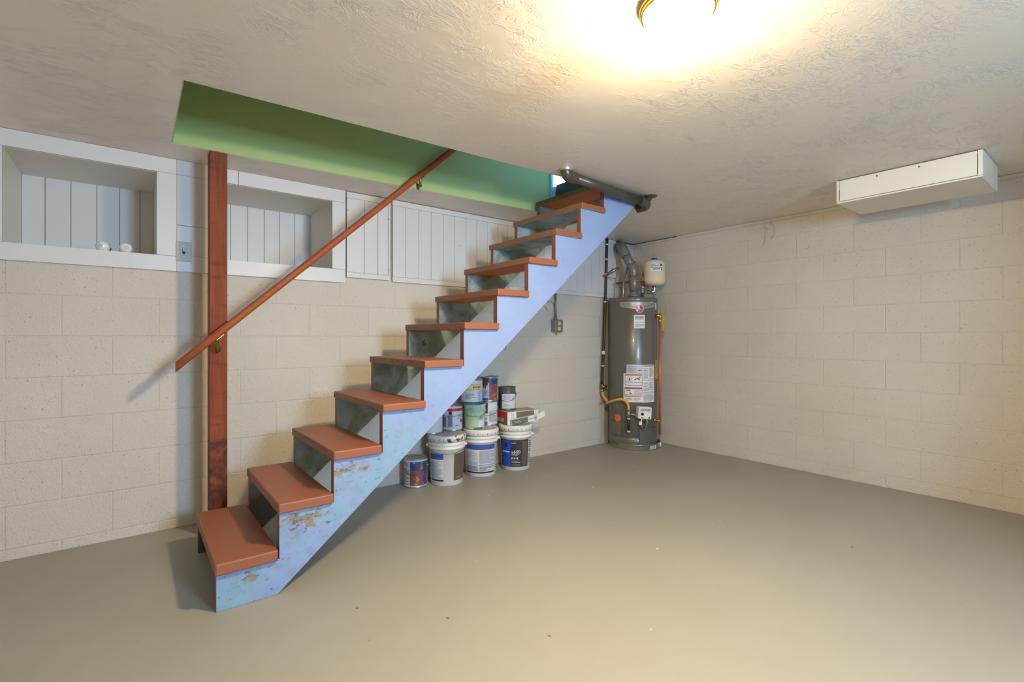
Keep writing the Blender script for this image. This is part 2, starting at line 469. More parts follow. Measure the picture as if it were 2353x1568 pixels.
def arc3(p0, p1, p2, n=8):
    p0, p1, p2 = Vector(p0), Vector(p1), Vector(p2)
    return [((1-t)**2)*p0+2*t*(1-t)*p1+t*t*p2 for t in [i/n for i in range(n+1)]]
def spline(pts, n=6):
    P = [Vector(p) for p in pts]; out = []
    for i in range(len(P)-1):
        a = P[max(i-1, 0)]; b = P[i]; c = P[i+1]; d = P[min(i+2, len(P)-1)]
        for k in range(n):
            t = k/n
            out.append(0.5*((2*b)+(c-a)*t+(2*a-5*b+4*c-d)*t*t+(3*b-a-3*c+d)*t**3))
    out.append(P[-1]); return out
def text_mesh(body, size):
    cu = bpy.data.curves.new('lettering', 'FONT'); cu.body = body; cu.size = size
    cu.align_x = 'CENTER'; cu.align_y = 'CENTER'; cu.resolution_u = 3
    o = bpy.data.objects.new('lettering', cu); COL.objects.link(o)
    bpy.context.view_layer.update()
    me = bpy.data.meshes.new_from_object(o.evaluated_get(bpy.context.evaluated_depsgraph_get()))
    v = [tuple(x.co) for x in me.vertices]; f = [tuple(p.vertices) for p in me.polygons]
    bpy.data.objects.remove(o); bpy.data.curves.remove(cu); bpy.data.meshes.remove(me)
    return v, f
def cyl_text(mb, body, size, rf, uc, zc, mi=0, off=0.0016, squash=1.0):
    v, f = text_mesh(body, size); w = []
    for (x, y, z) in v:
        a = -PI/2+uc+x*squash/rf(zc); r = rf(zc+y)+off
        w.append((r*math.cos(a), r*math.sin(a), zc+y))
    mb.add(w, f, mi)
    return mb
def fine(mb, rf, u0, u1, z0, z1, rows, mi=0, off=0.0014, fill=0.5, rnd=None):
    rnd = rnd or random
    dz = (z1-z0)/rows
    for i in range(rows):
        z = z1-dz*(i+0.5)
        if rnd.random() < 0.10: continue
        e = u0+(u1-u0)*(1.0 if rnd.random() < 0.6 else rnd.uniform(0.4, 0.95))
        mb.patch(rf, u0, e, z-dz*fill/2, z+dz*fill/2, mi, off)
    return mb

# ------------------------------------------------------------------ the setting
H = 2.07; YW = 3.33; YF = 3.31; XW = 4.24; X0 = -1.3; Y0 = -1.9
fl = struct(box(X0-0.2, XW+0.2, Y0-0.2, YW+0.75, -0.12, 0.0).build('floor', M['floor']))

# ceiling slab with the stair opening cut out of it
def near_edge(x): return 2.278-0.0336*x
def far_edge(x): return 3.050-0.0486*x
OX0, OX1 = 0.145, 2.90
cb = MB()
def slab(q, z0=H, z1=2.30): cb.prism(q, z0, z1, 'Z')
slab([(X0, Y0), (OX0-0.011, Y0), (OX0+0.012, YW+0.02), (X0, YW+0.02)])
slab([(OX1, Y0), (XW, Y0), (XW, YW+0.02), (OX1, YW+0.02)])
def left_x(y): return OX0-0.011+0.023*(y-Y0)/(YW+0.02-Y0)
slab([(OX0-0.011, Y0), (OX1, Y0), (OX1, near_edge(OX1)), (left_x(near_edge(OX0)), near_edge(OX0))])
slab([(left_x(far_edge(OX0)), far_edge(OX0)+0.006), (OX1, far_edge(OX1)+0.006), (OX1, YW+0.02), (OX0+0.012, YW+0.02)])
struct(cb.build('ceiling', M['ceiling']))

# concrete block walls: mortar plane + one object per block
def block_mesh(name, w, h, mats, d=0.05):
    c = 0.004; e = 0.0018
    v = [(0, 0, 0), (w, 0, 0), (w, 0, h), (0, 0, h),
         (c, -e, c), (w-c, -e, c), (w-c, -e, h-c), (c, -e, h-c)]
    f = [(4, 5, 6, 7), (0, 1, 5, 4), (1, 2, 6, 5), (2, 3, 7, 6), (3, 0, 4, 7)]
    me = bpy.data.meshes.new(name); me.from_pydata(v, [], f)
    for m in mats: me.materials.append(m)
    me.update(); return me
def lay(parent, length, courses, pitch, phase, place, matf, rnd):
    cache = {}
    for ci, (z0, z1) in enumerate(courses):
        x = -pitch+(phase if ci % 2 == 0 else phase+pitch/2) % pitch
        while x < length:
            a = max(x, 0.0); b = min(x+pitch, length)
            if b-a > 0.03:
                g = 0.0005
                w = round(b-a-2*g, 3); h = round(z1-z0-2*g, 3)
                mat = matf(a, b)
                key = (w, h, mat.name)
                if key not in cache: cache[key] = block_mesh('concrete_block', w, h, [mat])
                o = bpy.data.objects.new('concrete_block', cache[key]); COL.objects.link(o)
                o.parent = parent
                place(o, a+g, z0+g, rnd.uniform(-0.0008, 0.0008))
            x += pitch
rnd = random.Random(3)
# wall_north: the long wall behind the stairs, recessed behind its two niches
N1 = (-0.49, 0.104, 1.527, 1.985); N2 = (0.402, 1.053, 1.533, 1.985)
PB = 1.443
wn = MB()
wn.box(X0, XW+0.02, YW, YW+0.06, 0, PB)
NG = 0.02
wn.box(N2[1]+NG, XW+0.02, YW, YW+0.06, PB, H); wn.box(X0, N1[0]-NG, YW, YW+0.06, PB, H)
wn.box(N1[1]+NG, N2[0]-NG, YW, YW+0.06, PB, H)
for n in (N1, N2):
    wn.box(n[0]-NG, n[1]+NG, YW, YW+0.06, PB, n[2]-NG); wn.box(n[0]-NG, n[1]+NG, YW, YW+0.06, n[3]+NG, H)
wnorth = struct(wn.build('wall_north', M['mortar']))
ncs = [(0.0, 0.053)]+[(0.053+0.2052*k, 0.053+0.2052*(k+1)) for k in range(7)]+[(1.4894, 1.6946), (1.6946, 1.8998), (1.8998, H)]
def place_n(o, x, z, j): o.location = (X0+x, YW-0.0005+j, z)
lay(wnorth, 3.715-X0, ncs[:8], 0.398, (-0.085-X0) % 0.398+0.199, place_n, lambda a, b: M['block'], rnd)
def place_n2(o, x, z, j): o.location = (3.715+x, YW-0.0005+j+0.006, z)
lay(wnorth, XW-3.715, ncs[:8], 0.398, 0.30, place_n2, lambda a, b: M['raw_block'], rnd)
# wall_east: the bare wall on the right
we = struct(box(XW, XW+0.06, Y0, YW+0.06, 0, H).build('wall_east', M['mortar']))
ecs = [(0.0, 0.089)]+[(0.089+0.2030*k, 0.089+0.2030*(k+1)) for k in range(9)]+[(1.916, 2.042)]
def place_e(o, x, z, j):
    o.location = (XW-0.0005+j, YW-x, z); o.rotation_euler = (0, 0, R(-90))
lay(we, YW-Y0, ecs, 0.396, (YW-1.311) % 0.396+0.198, place_e, lambda a, b: M['block'], rnd)
# window wall behind the camera and the wall to the left of the frame
ws = MB()
ws.box(X0, WIN[0], Y0-0.12, Y0, 0, H); ws.box(WIN[1], XW+0.06, Y0-0.12, Y0, 0, H)
ws.box(WIN[0], WIN[1], Y0-0.12, Y0, 0, WIN[2]); ws.box(WIN[0], WIN[1], Y0-0.12, Y0, WIN[3], H)
struct(ws.build('wall_south', M['block']))
struct(box(X0-0.06, X0, Y0-0.12, YW+0.06, 0, H).build('wall_west', M['block']))
wf = MB(); t = 0.035
wf.box(WIN[0], WIN[1], Y0-0.07, Y0-0.03, WIN[2], WIN[2]+t); wf.box(WIN[0], WIN[1], Y0-0.07, Y0-0.03, WIN[3]-t, WIN[3])
wf.box(WIN[0], WIN[0]+t, Y0-0.07, Y0-0.03, WIN[2]+t, WIN[3]-t); wf.box(WIN[1]-t, WIN[1], Y0-0.07, Y0-0.03, WIN[2]+t, WIN[3]-t)
wo = struct(wf.build('window_1', M['white_plastic']))
box(WIN[0]+t, WIN[1]-t, Y0-0.052, Y0-0.048, WIN[2]+t, WIN[3]-t).build('pane', M['glass'], wo)

# stairwell above the opening
sw = MB()
sw.prism([(OX0+0.018, far_edge(OX0)), (2.68, far_edge(2.68)), (2.68, far_edge(2.68)+0.08), (OX0+0.018, far_edge(OX0)+0.08)], H+0.001, 4.4, 'Z')
struct(sw.build('wall_stairwell_north', M['green']))
struct(MB().prism([(OX0-0.10, near_edge(0)-0.06), (left_x(near_edge(OX0))+0.005, near_edge(OX0)-0.06), (left_x(far_edge(OX0))+0.005, far_edge(OX0)+0.06), (OX0-0.10, far_edge(0)+0.06)], H+0.002, 4.4, 'Z').build('wall_stairwell_west', M['green']))
struct(MB().prism([(OX0, near_edge(OX0)-0.06), (3.7, near_edge(3.7)-0.06), (3.7, near_edge(3.7)-0.001), (OX0, near_edge(OX0)-0.001)], H+0.12, 4.4, 'Z').build('wall_stairwell_south', M['upper']))
struct(box(3.7, 3.76, 2.0, 3.42, 2.31, 4.4).build('wall_landing_east', M['upper']))
lw = MB()
for q in ((2.68, 2.87, 2.30, 4.4), (3.37, 3.76, 2.30, 4.4), (2.87, 3.37, 2.30, 2.45), (2.87, 3.37, 2.87, 4.4)):
    lw.box(q[0], q[1], 3.36, 3.42, q[2], q[3])
struct(lw.build('wall_landing_north', M['upper']))
d2 = MB()
for q in ((2.87, 2.90, 2.45, 2.87), (3.34, 3.37, 2.45, 2.87), (2.90, 3.34, 2.45, 2.48), (2.90, 3.34, 2.84, 2.87)):
    d2.box(q[0], q[1], 3.37, 3.41, q[2], q[3])
d2o = struct(d2.build('window_2', M['white_plastic']))
box(2.90, 3.34, 3.388, 3.392, 2.48, 2.84).build('pane', M['glass'], d2o)
struct(box(OX0-0.1, 3.76, 2.0, 3.42, 4.4, 4.46).build('ceiling_upper', M['upper']))
struct(MB().box(2.745, 3.70, near_edge(3.2), 3.36, 2.27, 2.312).build('floor_landing', M['landing']))
struct(box(2.722, 2.745, 2.23, 2.915, 2.13, 2.312).build('trim_1', M['landing']))
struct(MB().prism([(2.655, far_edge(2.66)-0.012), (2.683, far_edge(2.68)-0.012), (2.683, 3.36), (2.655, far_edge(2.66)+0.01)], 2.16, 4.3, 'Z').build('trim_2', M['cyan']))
# rough header board across the end of the opening
struct(box(2.905, 2.94, 2.19, 3.06, 2.028, 2.07).build('trim_3', M['rawwood']))
# dark uneven gap where the ceiling board stops short of the corner
struct(box(3.955, XW-0.002, YW-0.007, YW-0.001, 2.058, 2.069).build('trim_5', M['gap'])); struct(box(XW-0.0075, XW-0.0062, 2.80, YW-0.002, 2.062, 2.0695).build('trim_6', M['gap']))
# thin bead along the top of the right wall
struct(box(XW-0.006, XW, Y0, YW, 2.045, 2.069).build('trim_4', M['block'], bevel=0.002))

# ------------------------------------------------------------------ white board surround with two niches and two plank panels
def board(name, x0, x1, z0, z1, parent, y0=YF, y1=YW-0.001, mat='board', bev=0.0015):
    return box(x0, x1, y0, y1, z0, z1).build(name, M[mat], parent, bevel=bev)
t1 = thing('wall_niche', 'white boxed niche at the far left holding two light bulbs', 'niche', (-0.19, YF, 1.75), group='boxed niches in the white wall boards')
t2 = thing('wall_niche', 'empty white boxed niche behind the brown post and the handrail', 'niche', (0.72, YF, 1.75), group='boxed niches in the white wall boards')
def rel(o, parent):
    o.matrix_parent_inverse = parent.matrix_world.inverted(); return o
bpy.context.view_layer.update()
def nb(name, x0, x1, z0, z1, parent, y0=YF, y1=YW-0.001, mat='board', bev=0.0012):
    return rel(board(name, x0, x1, z0, z1, parent, y0, y1, mat, bev), parent)
g = 0.0012
nb('top_board', X0, 0.196-g, 1.986, 2.069, t1)
nb('bottom_board', X0, 0.196-g, PB, 1.527, t1)
nb('stile', X0, -0.49, 1.528, 1.985, t1)
nb('stile', 0.104, 0.196-g, 1.528, 1.985, t1)
nb('top_board', 0.50+g, 1.141, 1.986, 2.069, t2)
nb('top_board', 0.196, 0.50-g, 1.986, 2.069, t2)
nb('bottom_board', 0.196, 1.138, PB, 1.532, t2)
nb('stile', 1.053, 1.141, 1.533, 1.985, t2)
nb('stile', 0.196, 0.402, 1.533, 1.702, t2); nb('stile', 0.196, 0.402, 1.704, 1.985, t2)
for (n, tt, xs) in ((N1, t1, [-0.49, -0.40, -0.295, -0.19, -0.08, 0.03, 0.104]), (N2, t2, [0.402, 0.53, 0.635, 0.74, 0.84, 0.945, 1.053])):
    yb = 3.83
    nb('side_panel', n[0]-0.015, n[0], n[2]-0.015, n[3]+0.015, tt, YW-0.004, yb+0.026, 'niche', 0)
    nb('side_panel', n[1], n[1]+0.015, n[2]-0.015, n[3]+0.015, tt, YW-0.004, yb+0.026, 'niche', 0)
    nb('top_panel', n[0], n[1], n[3], n[3]+0.015, tt, YW-0.004, yb+0.026, 'niche', 0)
    nb('shelf', n[0], n[1], n[2]-0.015, n[2], tt, YW-0.004, yb+0.026, 'niche', 0)
    nb('back_panel', n[0]-0.015, n[1]+0.015, n[2]-0.014, n[3]+0.014, tt, yb+0.008, yb+0.024, 'gap', 0)
    # first niche planks are spaced as seen, slightly uneven
    if n is N1: xs = [-0.49+0.0, -0.395, -0.285, -0.17, -0.063, 0.036, 0.104]
    for a, b in zip(xs, xs[1:]):
        nb('plank', a+0.0012, b-0.0012, n[2], n[3], tt, yb, yb+0.008, 'board', 0.0012)
# access panel between the niches and the long plank panel
def plank_panel(label, x0, x1, z0, z1, xs, y, screws, rightstile=True):
    t = thing('wall_panel', label, 'panel', (x0, y, z0), group='white tongue and groove wall panels')
    bpy.context.view_layer.update()
    nb('backing', x0+0.002, x1-0.002, z0+0.002, z1-0.002, t, y+0.014, YW-0.002, 'gap', 0)
    nb('top_rail', x0, x1, z1-0.040, z1, t, y+0.003, y+0.014)
    nb('bottom_rail', x0, x1, z0, z0+0.036, t, y+0.003, y+0.014)
    for a, b in zip(xs, xs[1:]):
        w = 0.0012
        nb('plank', a+w, b-w, z0+0.037, z1-0.041, t, y+0.004, y+0.014)
    m = MB()
    for (sx, sz) in screws: m.lathe([(0.0, 0.0), (0.004, 0.0), (0.004, 0.002)], 10, mat=Matrix.Translation((sx, y+0.004, sz)) @ Matrix.Rotation(R(90), 4, 'X'))
    if screws: rel(m.build('screw_heads', M['steel'], t), t)
    return t
plank_panel('narrow white plank access panel with corner screws, below the green stairwell', 1.150, 1.464, 1.482, 2.066, [1.150, 1.272, 1.372, 1.449, 1.464], YF-0.002,
            [(1.156, 1.94), (1.154, 1.56), (1.456, 1.92), (1.456, 1.555)])
xs = [1.481]
while xs[-1] < 3.82: xs.append(xs[-1]+0.1045)
xs[-1] = 3.90; xs.append(3.93)
plank_panel('long white plank panel running behind the stairs to the corner', 1.481, 3.93, 1.474, 2.066, xs, YF-0.004, [(2.75, 1.49), (2.05, 1.80)])

# light switch
sx, sz = 0.227, 1.556
t = thing('light_switch', 'grey single toggle switch plate beside the left niche', 'light switch', (sx, YF, sz))
MB().box(-0.036, 0.036, -0.006, 0.0, -0.055, 0.055).build('plate', M['switch'], t, bevel=0.002)
MB().box(-0.006, 0.006, -0.009, -0.006, -0.014, 0.014).build('toggle_slot', M['gap'], t)
MB().box(-0.004, 0.004, -0.018, -0.006, 0.0, 0.012).build('toggle', M['switch_light'], t, bevel=0.001)
for s in (-1, 1):
    MB().lathe([(0.003, 0), (0.003, 0.0012)], 10, mat=Matrix.Translation((0, -0.006, 0.030*s)) @ Matrix.Rotation(R(90), 4, 'X')).build('screw', M['steel'], t)

# two bulbs lying on the niche shelf
def bulb(loc, rz, label):
    t = thing('light_bulb', label, 'light bulb', loc, rz, group='loose light bulbs in the left niche')
    prof = [(0.0005, -0.034), (0.012, -0.032), (0.021, -0.026), (0.0275, -0.016), (0.030, -0.002), (0.0285, 0.012), (0.023, 0.026), (0.0165, 0.04), (0.014, 0.05)]
    mt = Matrix.Translation((0, 0, 0.030)) @ Matrix.Rotation(R(-90), 4, 'X')
    MB().lathe(prof, 28, mat=mt).build('glass_globe', M['bulb'], t)
    MB().lathe([(0.0135, 0.05), (0.0138, 0.056), (0.0128, 0.058), (0.0138, 0.061), (0.0128, 0.064), (0.0138, 0.067), (0.010, 0.074), (0.004, 0.078)], 20, mat=mt).build('screw_base', M['steel'], t)
    st = MB()
    for i in range(16):
        a0 = 2*PI*i/16; a1 = 2*PI*(i+0.72)/16
        q = []
        for a in (a0, a1):
            for r in (0.0068, 0.0092):
                x, z = r*math.cos(a), r*math.sin(a)
                y = -0.0345+ (r/0.030)**2*0.0062
                q.append((x, y, 0.030+z))
        st.add(q, [(0, 1, 3, 2)])
    for k in range(3): st.add([(-0.004, -0.0342, 0.0275+k*0.002), (0.004, -0.0342, 0.0275+k*0.002), (0.004, -0.0342, 0.0284+k*0.002), (-0.004, -0.0342, 0.0284+k*0.002)], [(0, 1, 2, 3)])
    st.build('printed_mark', M['print'], t)
    return t
bulb((-0.125, 3.395, 1.527), R(-18), 'white light bulb in the left niche, the one farther from the switch')
bulb((-0.030, 3.385, 1.527), R(4), 'white light bulb in the left niche, the one nearer the switch')

# ------------------------------------------------------------------ staircase
TX = [0.25, 0.477, 0.702, 0.931, 1.150, 1.385, 1.605, 1.832, 2.050, 2.271, 2.494]
TZ = [0.193, 0.380, 0.566, 0.756, 0.956, 1.153, 1.345, 1.546, 1.743, 1.940, 2.130]
TH = [0.048, 0.044, 0.042, 0.038, 0.037, 0.037, 0.037, 0.037, 0.037, 0.037, 0.038]
st = thing('staircase', 'steep open riser staircase with blue stringers and brick brown treads', 'staircase', (0.25, 2.55, 0))
bpy.context.view_layer.update()
def low(x): return 0.8545*(x-0.477)
def stringer(y0, y1, name, face, other):
    poly = []; tags = []
    e = 0.006
    poly.append((TX[0]+e, 0.0))
    for i in range(11):
        zt = TZ[i]-TH[i]
        poly.append((TX[i]+e, zt))
        nx = TX[i+1]+e if i < 10 else 2.862
        poly.append((nx, zt))
    poly.append((2.862, low(2.862)))
    poly.append((0.477, 0.0))
    n = len(poly)
    def side(i):
        a, b = poly[i], poly[(i+1) % n]
        if abs(a[0]-b[0]) < 1e-6 and a[0] < 2.6: return 1
        return 2
    return rel(MB().prism(poly, y0, y1, 'Y', 0, side).build(name, [face, M['edge'], other], st, bevel=0.0015, segs=1), st)
stringer(2.206, 2.244, 'stringer', M['blue'], M['rawwood'])
s2 = stringer(2.862, 2.898, 'stringer', M['oldgreen'], M['edge'])
s2['label'] = 'far stringer, worn green grey and blue inside'
for i in range(11):
    m = MB()
    d = 0.226 if i < 10 else 0.226
    jy = random.uniform(-0.003, 0.004)
    z1 = TZ[i]; z0 = z1-TH[i]
    m.box(TX[i], TX[i]+d, 2.188+jy, 2.908+random.uniform(-0.004, 0.004), z0, z1)
    # underside takes its own paint
    m.m[0] = 1
    m.m[4] = 2
    under = M['rawwood'] if i in (5, 6, 7, 10) else M['oldgreen']
    frontm = M['tread'] if i not in (10,) else M['landing']
    if i == 10: m.m[4] = 2
    o = rel(m.build('tread', [M['tread'], under, M['olive_edge'] if i == 10 else M['tread_worn'] if i in (2, 3, 4) else M['tread_front']], st, bevel=0.006 if i < 4 else 0.004), st)
# the number chalked on the inner face of the far stringer
v, f = text_mesh('6', 0.06)
m = MB().add([(x+1.50, 2.8612, y+1.035) for (x, y, z) in v], f)
rel(m.build('chalk_number', M['black'], st), st)['label'] = 'dark hand marked number on the far stringer'

pc = MB()
for pth in ([(1.985, 2.2035, 1.285), (2.006, 2.199, 1.290), (2.030, 2.198, 1.278), (2.043, 2.203, 1.258)], [(1.965, 2.2045, 1.262), (1.972, 2.199, 1.245), (1.985, 2.203, 1.232)], [(1.660, 2.2045, 0.998), (1.668, 2.199, 1.015), (1.672, 2.203, 1.022)]):
    rel(MB().tube(spline(pth, 4), 0.0016, 6).build('paint_curl', M['black'], st), st)

# post
po = box(0.322, 0.405, 3.032, 3.118, 0.0, H-0.002).build('support_post', M['post'], bevel=0.003)
tag(po, 'red brown square wooden post rising from floor to the stairwell edge', 'post')

# handrail
P0 = Vector((0.174, 2.980, 0.926)); P1 = Vector((1.737, 2.905, 2.361)); D = (P1-P0)
hr = thing('handrail', 'long sloping round orange brown wooden handrail fixed to the post', 'handrail', tuple(P0))
bpy.context.view_layer.update()
rm = MB().tube([P0+D*k/8*1.18 for k in range(9)], 0.0195, 20)
# plumb cut at the lower end
for k in range(20):
    x, y, z = rm.v[k]
    dx = (P0.x-0.004)-x
    if True: rm.v[k] = (x+dx, y+D.y/D.x*dx, z+D.z/D.x*dx)
rel(rm.build('rail', M['rail'], hr), hr)
def bracket(c, wall_y, drop):
    m = MB()
    c = Vector(c); w = Vector((c.x+0.012, wall_y, c.z-drop))
    mt = Matrix.Translation(w) @ Matrix.Rotation(R(90), 4, 'X')
    m.lathe([(0.013, 0), (0.0125, 0.003), (0.008, 0.006), (0.006, 0.010)], 20, mat=mt @ Matrix.Scale(1.6, 4, (0, 1, 0)) if True else mt)
    m.tube(spline([w+Vector((0, -0.008, 0)), w+Vector((0, -0.04, -0.006)), Vector((c.x, c.y+0.006, c.z-0.045)), Vector((c.x, c.y, c.z-0.018))], 5), 0.0075, 10)
    m.box(-0.022, 0.022, -0.007, 0.007, -0.0215, -0.0185, mat=Matrix.Translation(c) @ Matrix.Rotation(-math.atan2(D.z, D.x), 4, 'Y'))
    for s in (-0.014, 0.014):
        m.lathe([(0.004, 0), (0.0035, 0.003)], 8, mat=Matrix.Translation(w+Vector((0, -0.006, s))) @ Matrix.Rotation(R(90), 4, 'X'))
    return rel(m.build('bracket', M['brass'], hr), hr)
t0 = (0.350-P0.x)/D.x
bracket(P0+D*t0, 3.032, 0.078)
t1_ = (1.502-P0.x)/D.x
bracket(P0+D*t1_, far_edge(1.51), 0.060)

# ------------------------------------------------------------------ ceiling lamp
lt = thing('ceiling_lamp', 'lit round ceiling lamp with a white dome and brass rim', 'lamp', (1.286, 0.847, H))
MB().lathe([(0.108, 0.0), (0.111, -0.005), (0.112, -0.018), (0.109, -0.021), (0.101, -0.022), (0.096, -0.018)], 56, caps=(False, False)).build('rim', M['gold'], lt)
MB().lathe([(0.107, -0.024), (0.1085, -0.027), (0.106, -0.031), (0.100, -0.030), (0.098, -0.026)], 56, caps=(False, False)).build('trim_ring', M['gold'], lt)
dp = [(0.095, -0.020)]
for k in range(1, 13):
    a = (PI/2)*k/12
    dp.append((max(0.098*math.cos(a)**0.8 if k < 12 else 0.0006, 0.0006), -0.032-0.098*math.sin(a)))
MB().lathe(dp, 56, caps=(False, True)).build('glass_dome', M['lamp_glass'], lt)

# ------------------------------------------------------------------ boxed-in soffit on the ceiling by the right wall
sb = thing('ceiling_box', 'white wooden box fixed under the ceiling near the right wall', 'box', (3.75, 0.845, H))
bpy.context.view_layer.update()
def sbx(name, x0, x1, y0, y1, z0, z1, mat='soffit', bev=0.0015): return rel(box(x0, x1, y0, y1, z0, z1).build(name, M[mat], sb, bevel=bev), sb)
sbx('front_board', 3.536, 3.554, 0.528, 1.166, 1.934, 2.064)
sbx('end_board', 3.536, 3.975, 1.168, 1.184, 1.932, 2.066); sbx('end_board', 3.536, 3.975, 0.506, 0.526, 1.932, 2.066)
sbx('bottom_board', 3.538, 3.975, 0.507, 1.183, 1.922, 1.9315)
sbx('back_board', 3.957, 3.975, 0.528, 1.166, 1.934, 2.064)
sbx('nailing_strip', 3.541, 3.975, 0.510, 1.180, 2.0662, 2.0695, 'rust', 0)
for y in (0.97, 0.77):
    rel(MB().lathe([(0.0045, 0), (0.004, 0.002)], 10, mat=Matrix.Translation((3.536, y, 2.045)) @ Matrix.Rotation(R(-90), 4, 'Y')).build('screw', M['gap'], sb), sb)
sbx('joint_gap', 3.5352, 3.537, 1.1655, 1.1685, 1.940, 2.005, 'gap', 0); sbx('joint_gap', 3.5352, 3.537, 0.5255, 0.5275, 1.94, 2.05, 'gap', 0)

# ------------------------------------------------------------------ drain pipe along the stair opening
dpipe = thing('drain_pipe', 'grey brown painted drain pipe under the ceiling beside the stair top', 'pipe', (2.42, 2.11, 2.03))
bpy.context.view_layer.update()
yp = 2.088; zp = 2.028
body = [(2.02, yp-0.012, 2.075), (2.022, yp-0.012, 2.045), (2.035, yp-0.010, 2.030), (2.06, yp-0.008, zp), (2.10, yp-0.006, zp)]
rel(MB().tube(spline(body, 5), 0.034, 20).build('elbow', M['pipe_paint'], dpipe), dpipe)
rel(MB().tube([(2.085, yp-0.007, zp), (2.45, yp+0.02, zp), (2.80, yp+0.045, zp-0.002)], 0.0295, 20).build('straight_pipe', M['pipe_paint'], dpipe), dpipe)
el2 = spline([(2.775, yp+0.043, zp-0.002), (2.83, yp+0.05, zp-0.004), (2.895, yp+0.075, zp-0.008), (2.912, yp+0.115, zp-0.012), (2.908, yp+0.16, zp-0.012)], 5)
rel(MB().tube(el2, 0.034, 20).build('elbow', M['pipe_paint'], dpipe), dpipe)
rel(MB().tube(spline([(2.835, yp+0.05, zp), (2.87, yp+0.04, zp+0.012), (2.885, yp+0.036, 2.068)], 4), 0.02, 14).build('branch', M['pipe_paint'], dpipe), dpipe)
rel(MB().lathe([(0.052, -0.001), (0.048, -0.006), (0.030, -0.010)], 22, c=(2.885, yp+0.036, H)).build('flange', M['pipe_paint'], dpipe), dpipe)
rel(MB().lathe([(0.037, -0.001), (0.0365, -0.016)], 22, c=(2.02, yp-0.012, H), caps=(False, False)).build('foil_collar', M['caulk'], dpipe), dpipe)

# ------------------------------------------------------------------ outlet with conduit on the north wall
ot = thing('outlet_box', 'surface mounted metal outlet box with conduit below the stairs', 'outlet', (3.088, YW-0.004, 1.177))
MB().box(-0.047, 0.047, -0.058, 0.0, -0.058, 0.058).build('box', M['steel'], ot, bevel=0.003)
MB().box(-0.046, 0.046, -0.061, -0.058, -0.057, 0.057).build('cover_plate', M['steel'], ot, bevel=0.001)
for s in (-1, 1):
    r_ = MB().lathe([(0.018, 0), (0.017, 0.004)], 20, mat=Matrix.Translation((0, -0.061, 0.025*s)) @ Matrix.Rotation(R(90), 4, 'X'))
    ro = r_.build('receptacle', M['outlet_ivory'], ot)
    q = MB()
    for xx in (-0.006, 0.006): q.box(xx-0.0012, xx+0.0012, -0.0655, -0.065, 0.025*s-0.002, 0.025*s+0.007)
    q.build('slots', M['black'], ro)
MB().tube([(-0.012, -0.028, 0.058), (-0.012, -0.028, 0.20), (-0.012, -0.026, 0.296)], 0.009, 12).build('conduit', M['steel'], ot)
MB().lathe([(0.014, 0.058), (0.014, 0.078), (0.011, 0.082)], 14, c=(-0.012, -0.028, 0)).build('connector', M['steel'], ot)
MB().tube([(0.0, -0.02, -0.058), (0.001, -0.02, -0.085)], 0.003, 8).build('wire_stub', M['wire'], ot)

# ------------------------------------------------------------------ water heater in the corner
HX, HY = 3.916, 3.083
RT = 0.234
face = math.atan2(-HY, -HX)+PI/2          # turn the local front (-Y) to the room
wh = thing('water_heater', 'tall grey gas water heater standing in a round drain pan', 'water heater', (HX, HY, 0.0), face)
rfT = lambda z: RT
MB().lathe([(0.226, 0.035), (RT, 0.045), (RT, 0.112), (RT-0.002, 0.114), (RT-0.002, 0.117), (RT, 0.119), (RT, 1.398), (RT-0.0025, 1.401), (RT-0.0025, 1.405), (RT+0.001, 1.408), (RT+0.001, 1.443), (RT-0.006, 1.454), (RT-0.03, 1.458), (0.05, 1.460)], 64).build('tank_jacket', M['heater'], wh)
def U(px, c=1452.5, hw=55.0):
    return math.asin(max(-0.99, min(0.99, (px-c)/hw)))
def Zp(py): return HC+(775-py)*0.004135
# badge
bm_ = MB()
n = 22; u0, u1 = U(1425), U(1499)
zt = Zp(695)
vv = []; ff = []
for i in range(n+1):
    t = i/n; a = -PI/2+u0+(u1-u0)*t
    zb = Zp(703)-0.028*(1-(2*t-1)**2)
    for z in (zb, zt): vv.append(((RT+0.0012)*math.cos(a), (RT+0.0012)*math.sin(a), z))
for i in range(n): ff.append((2*i, 2*i+2, 2*i+3, 2*i+1))
bm_.add(vv, ff, 0, True)
badge = bm_.build('badge', M['badge'], wh)
ln = MB()
for i in range(n):
    t = i/n; t2 = (i+1)/n
    for (za, zb_) in ((Zp(703)-0.028*(1-(2*t-1)**2), Zp(703)-0.028*(1-(2*t2-1)**2)),):
        q = []
        for tt, z in ((t, za), (t2, zb_)):
            a = -PI/2+u0+(u1-u0)*tt
            for dz in (-0.002, 0.002): q.append(((RT+0.0018)*math.cos(a), (RT+0.0018)*math.sin(a), z+dz))
        ln.add(q, [(0, 2, 3, 1)])
ln.patch(rfT, u0, u1, zt-0.0015, zt+0.0015, 0, 0.0018); ln.patch(rfT, u0, u0+0.014, Zp(703), zt, 0, 0.0018)
ln.build('outline', M['silver_line'], badge)
cyl_text(MB(), 'PERFORMANCE', 0.021, rfT, U(1465), Zp(699.5), 0, 0.002, 1.15).build('lettering', M['silver_line'], badge)
lg = MB().disc(rfT, U(1467), Zp(710), 0.039, 0, 0.0022).build('logo', M['white'], wh)
MB().disc(rfT, U(1467), Zp(710), 0.0335, 0, 0.0030, 20, 0.0, PI/2).disc(rfT, U(1467), Zp(710), 0.0335, 0, 0.0030, 20, -2.2, 0.0).build('red_field', M['red'], lg)
MB().disc(rfT, U(1467), Zp(710), 0.0345, 0, 0.0030, 30, 0.0, 2*PI, 0.0320).build('red_ring', M['red'], lg)
cyl_text(MB(), 'Rheem', 0.026, rfT, U(1467), Zp(711), 0, 0.0042).build('lettering', M['print_white'], lg)
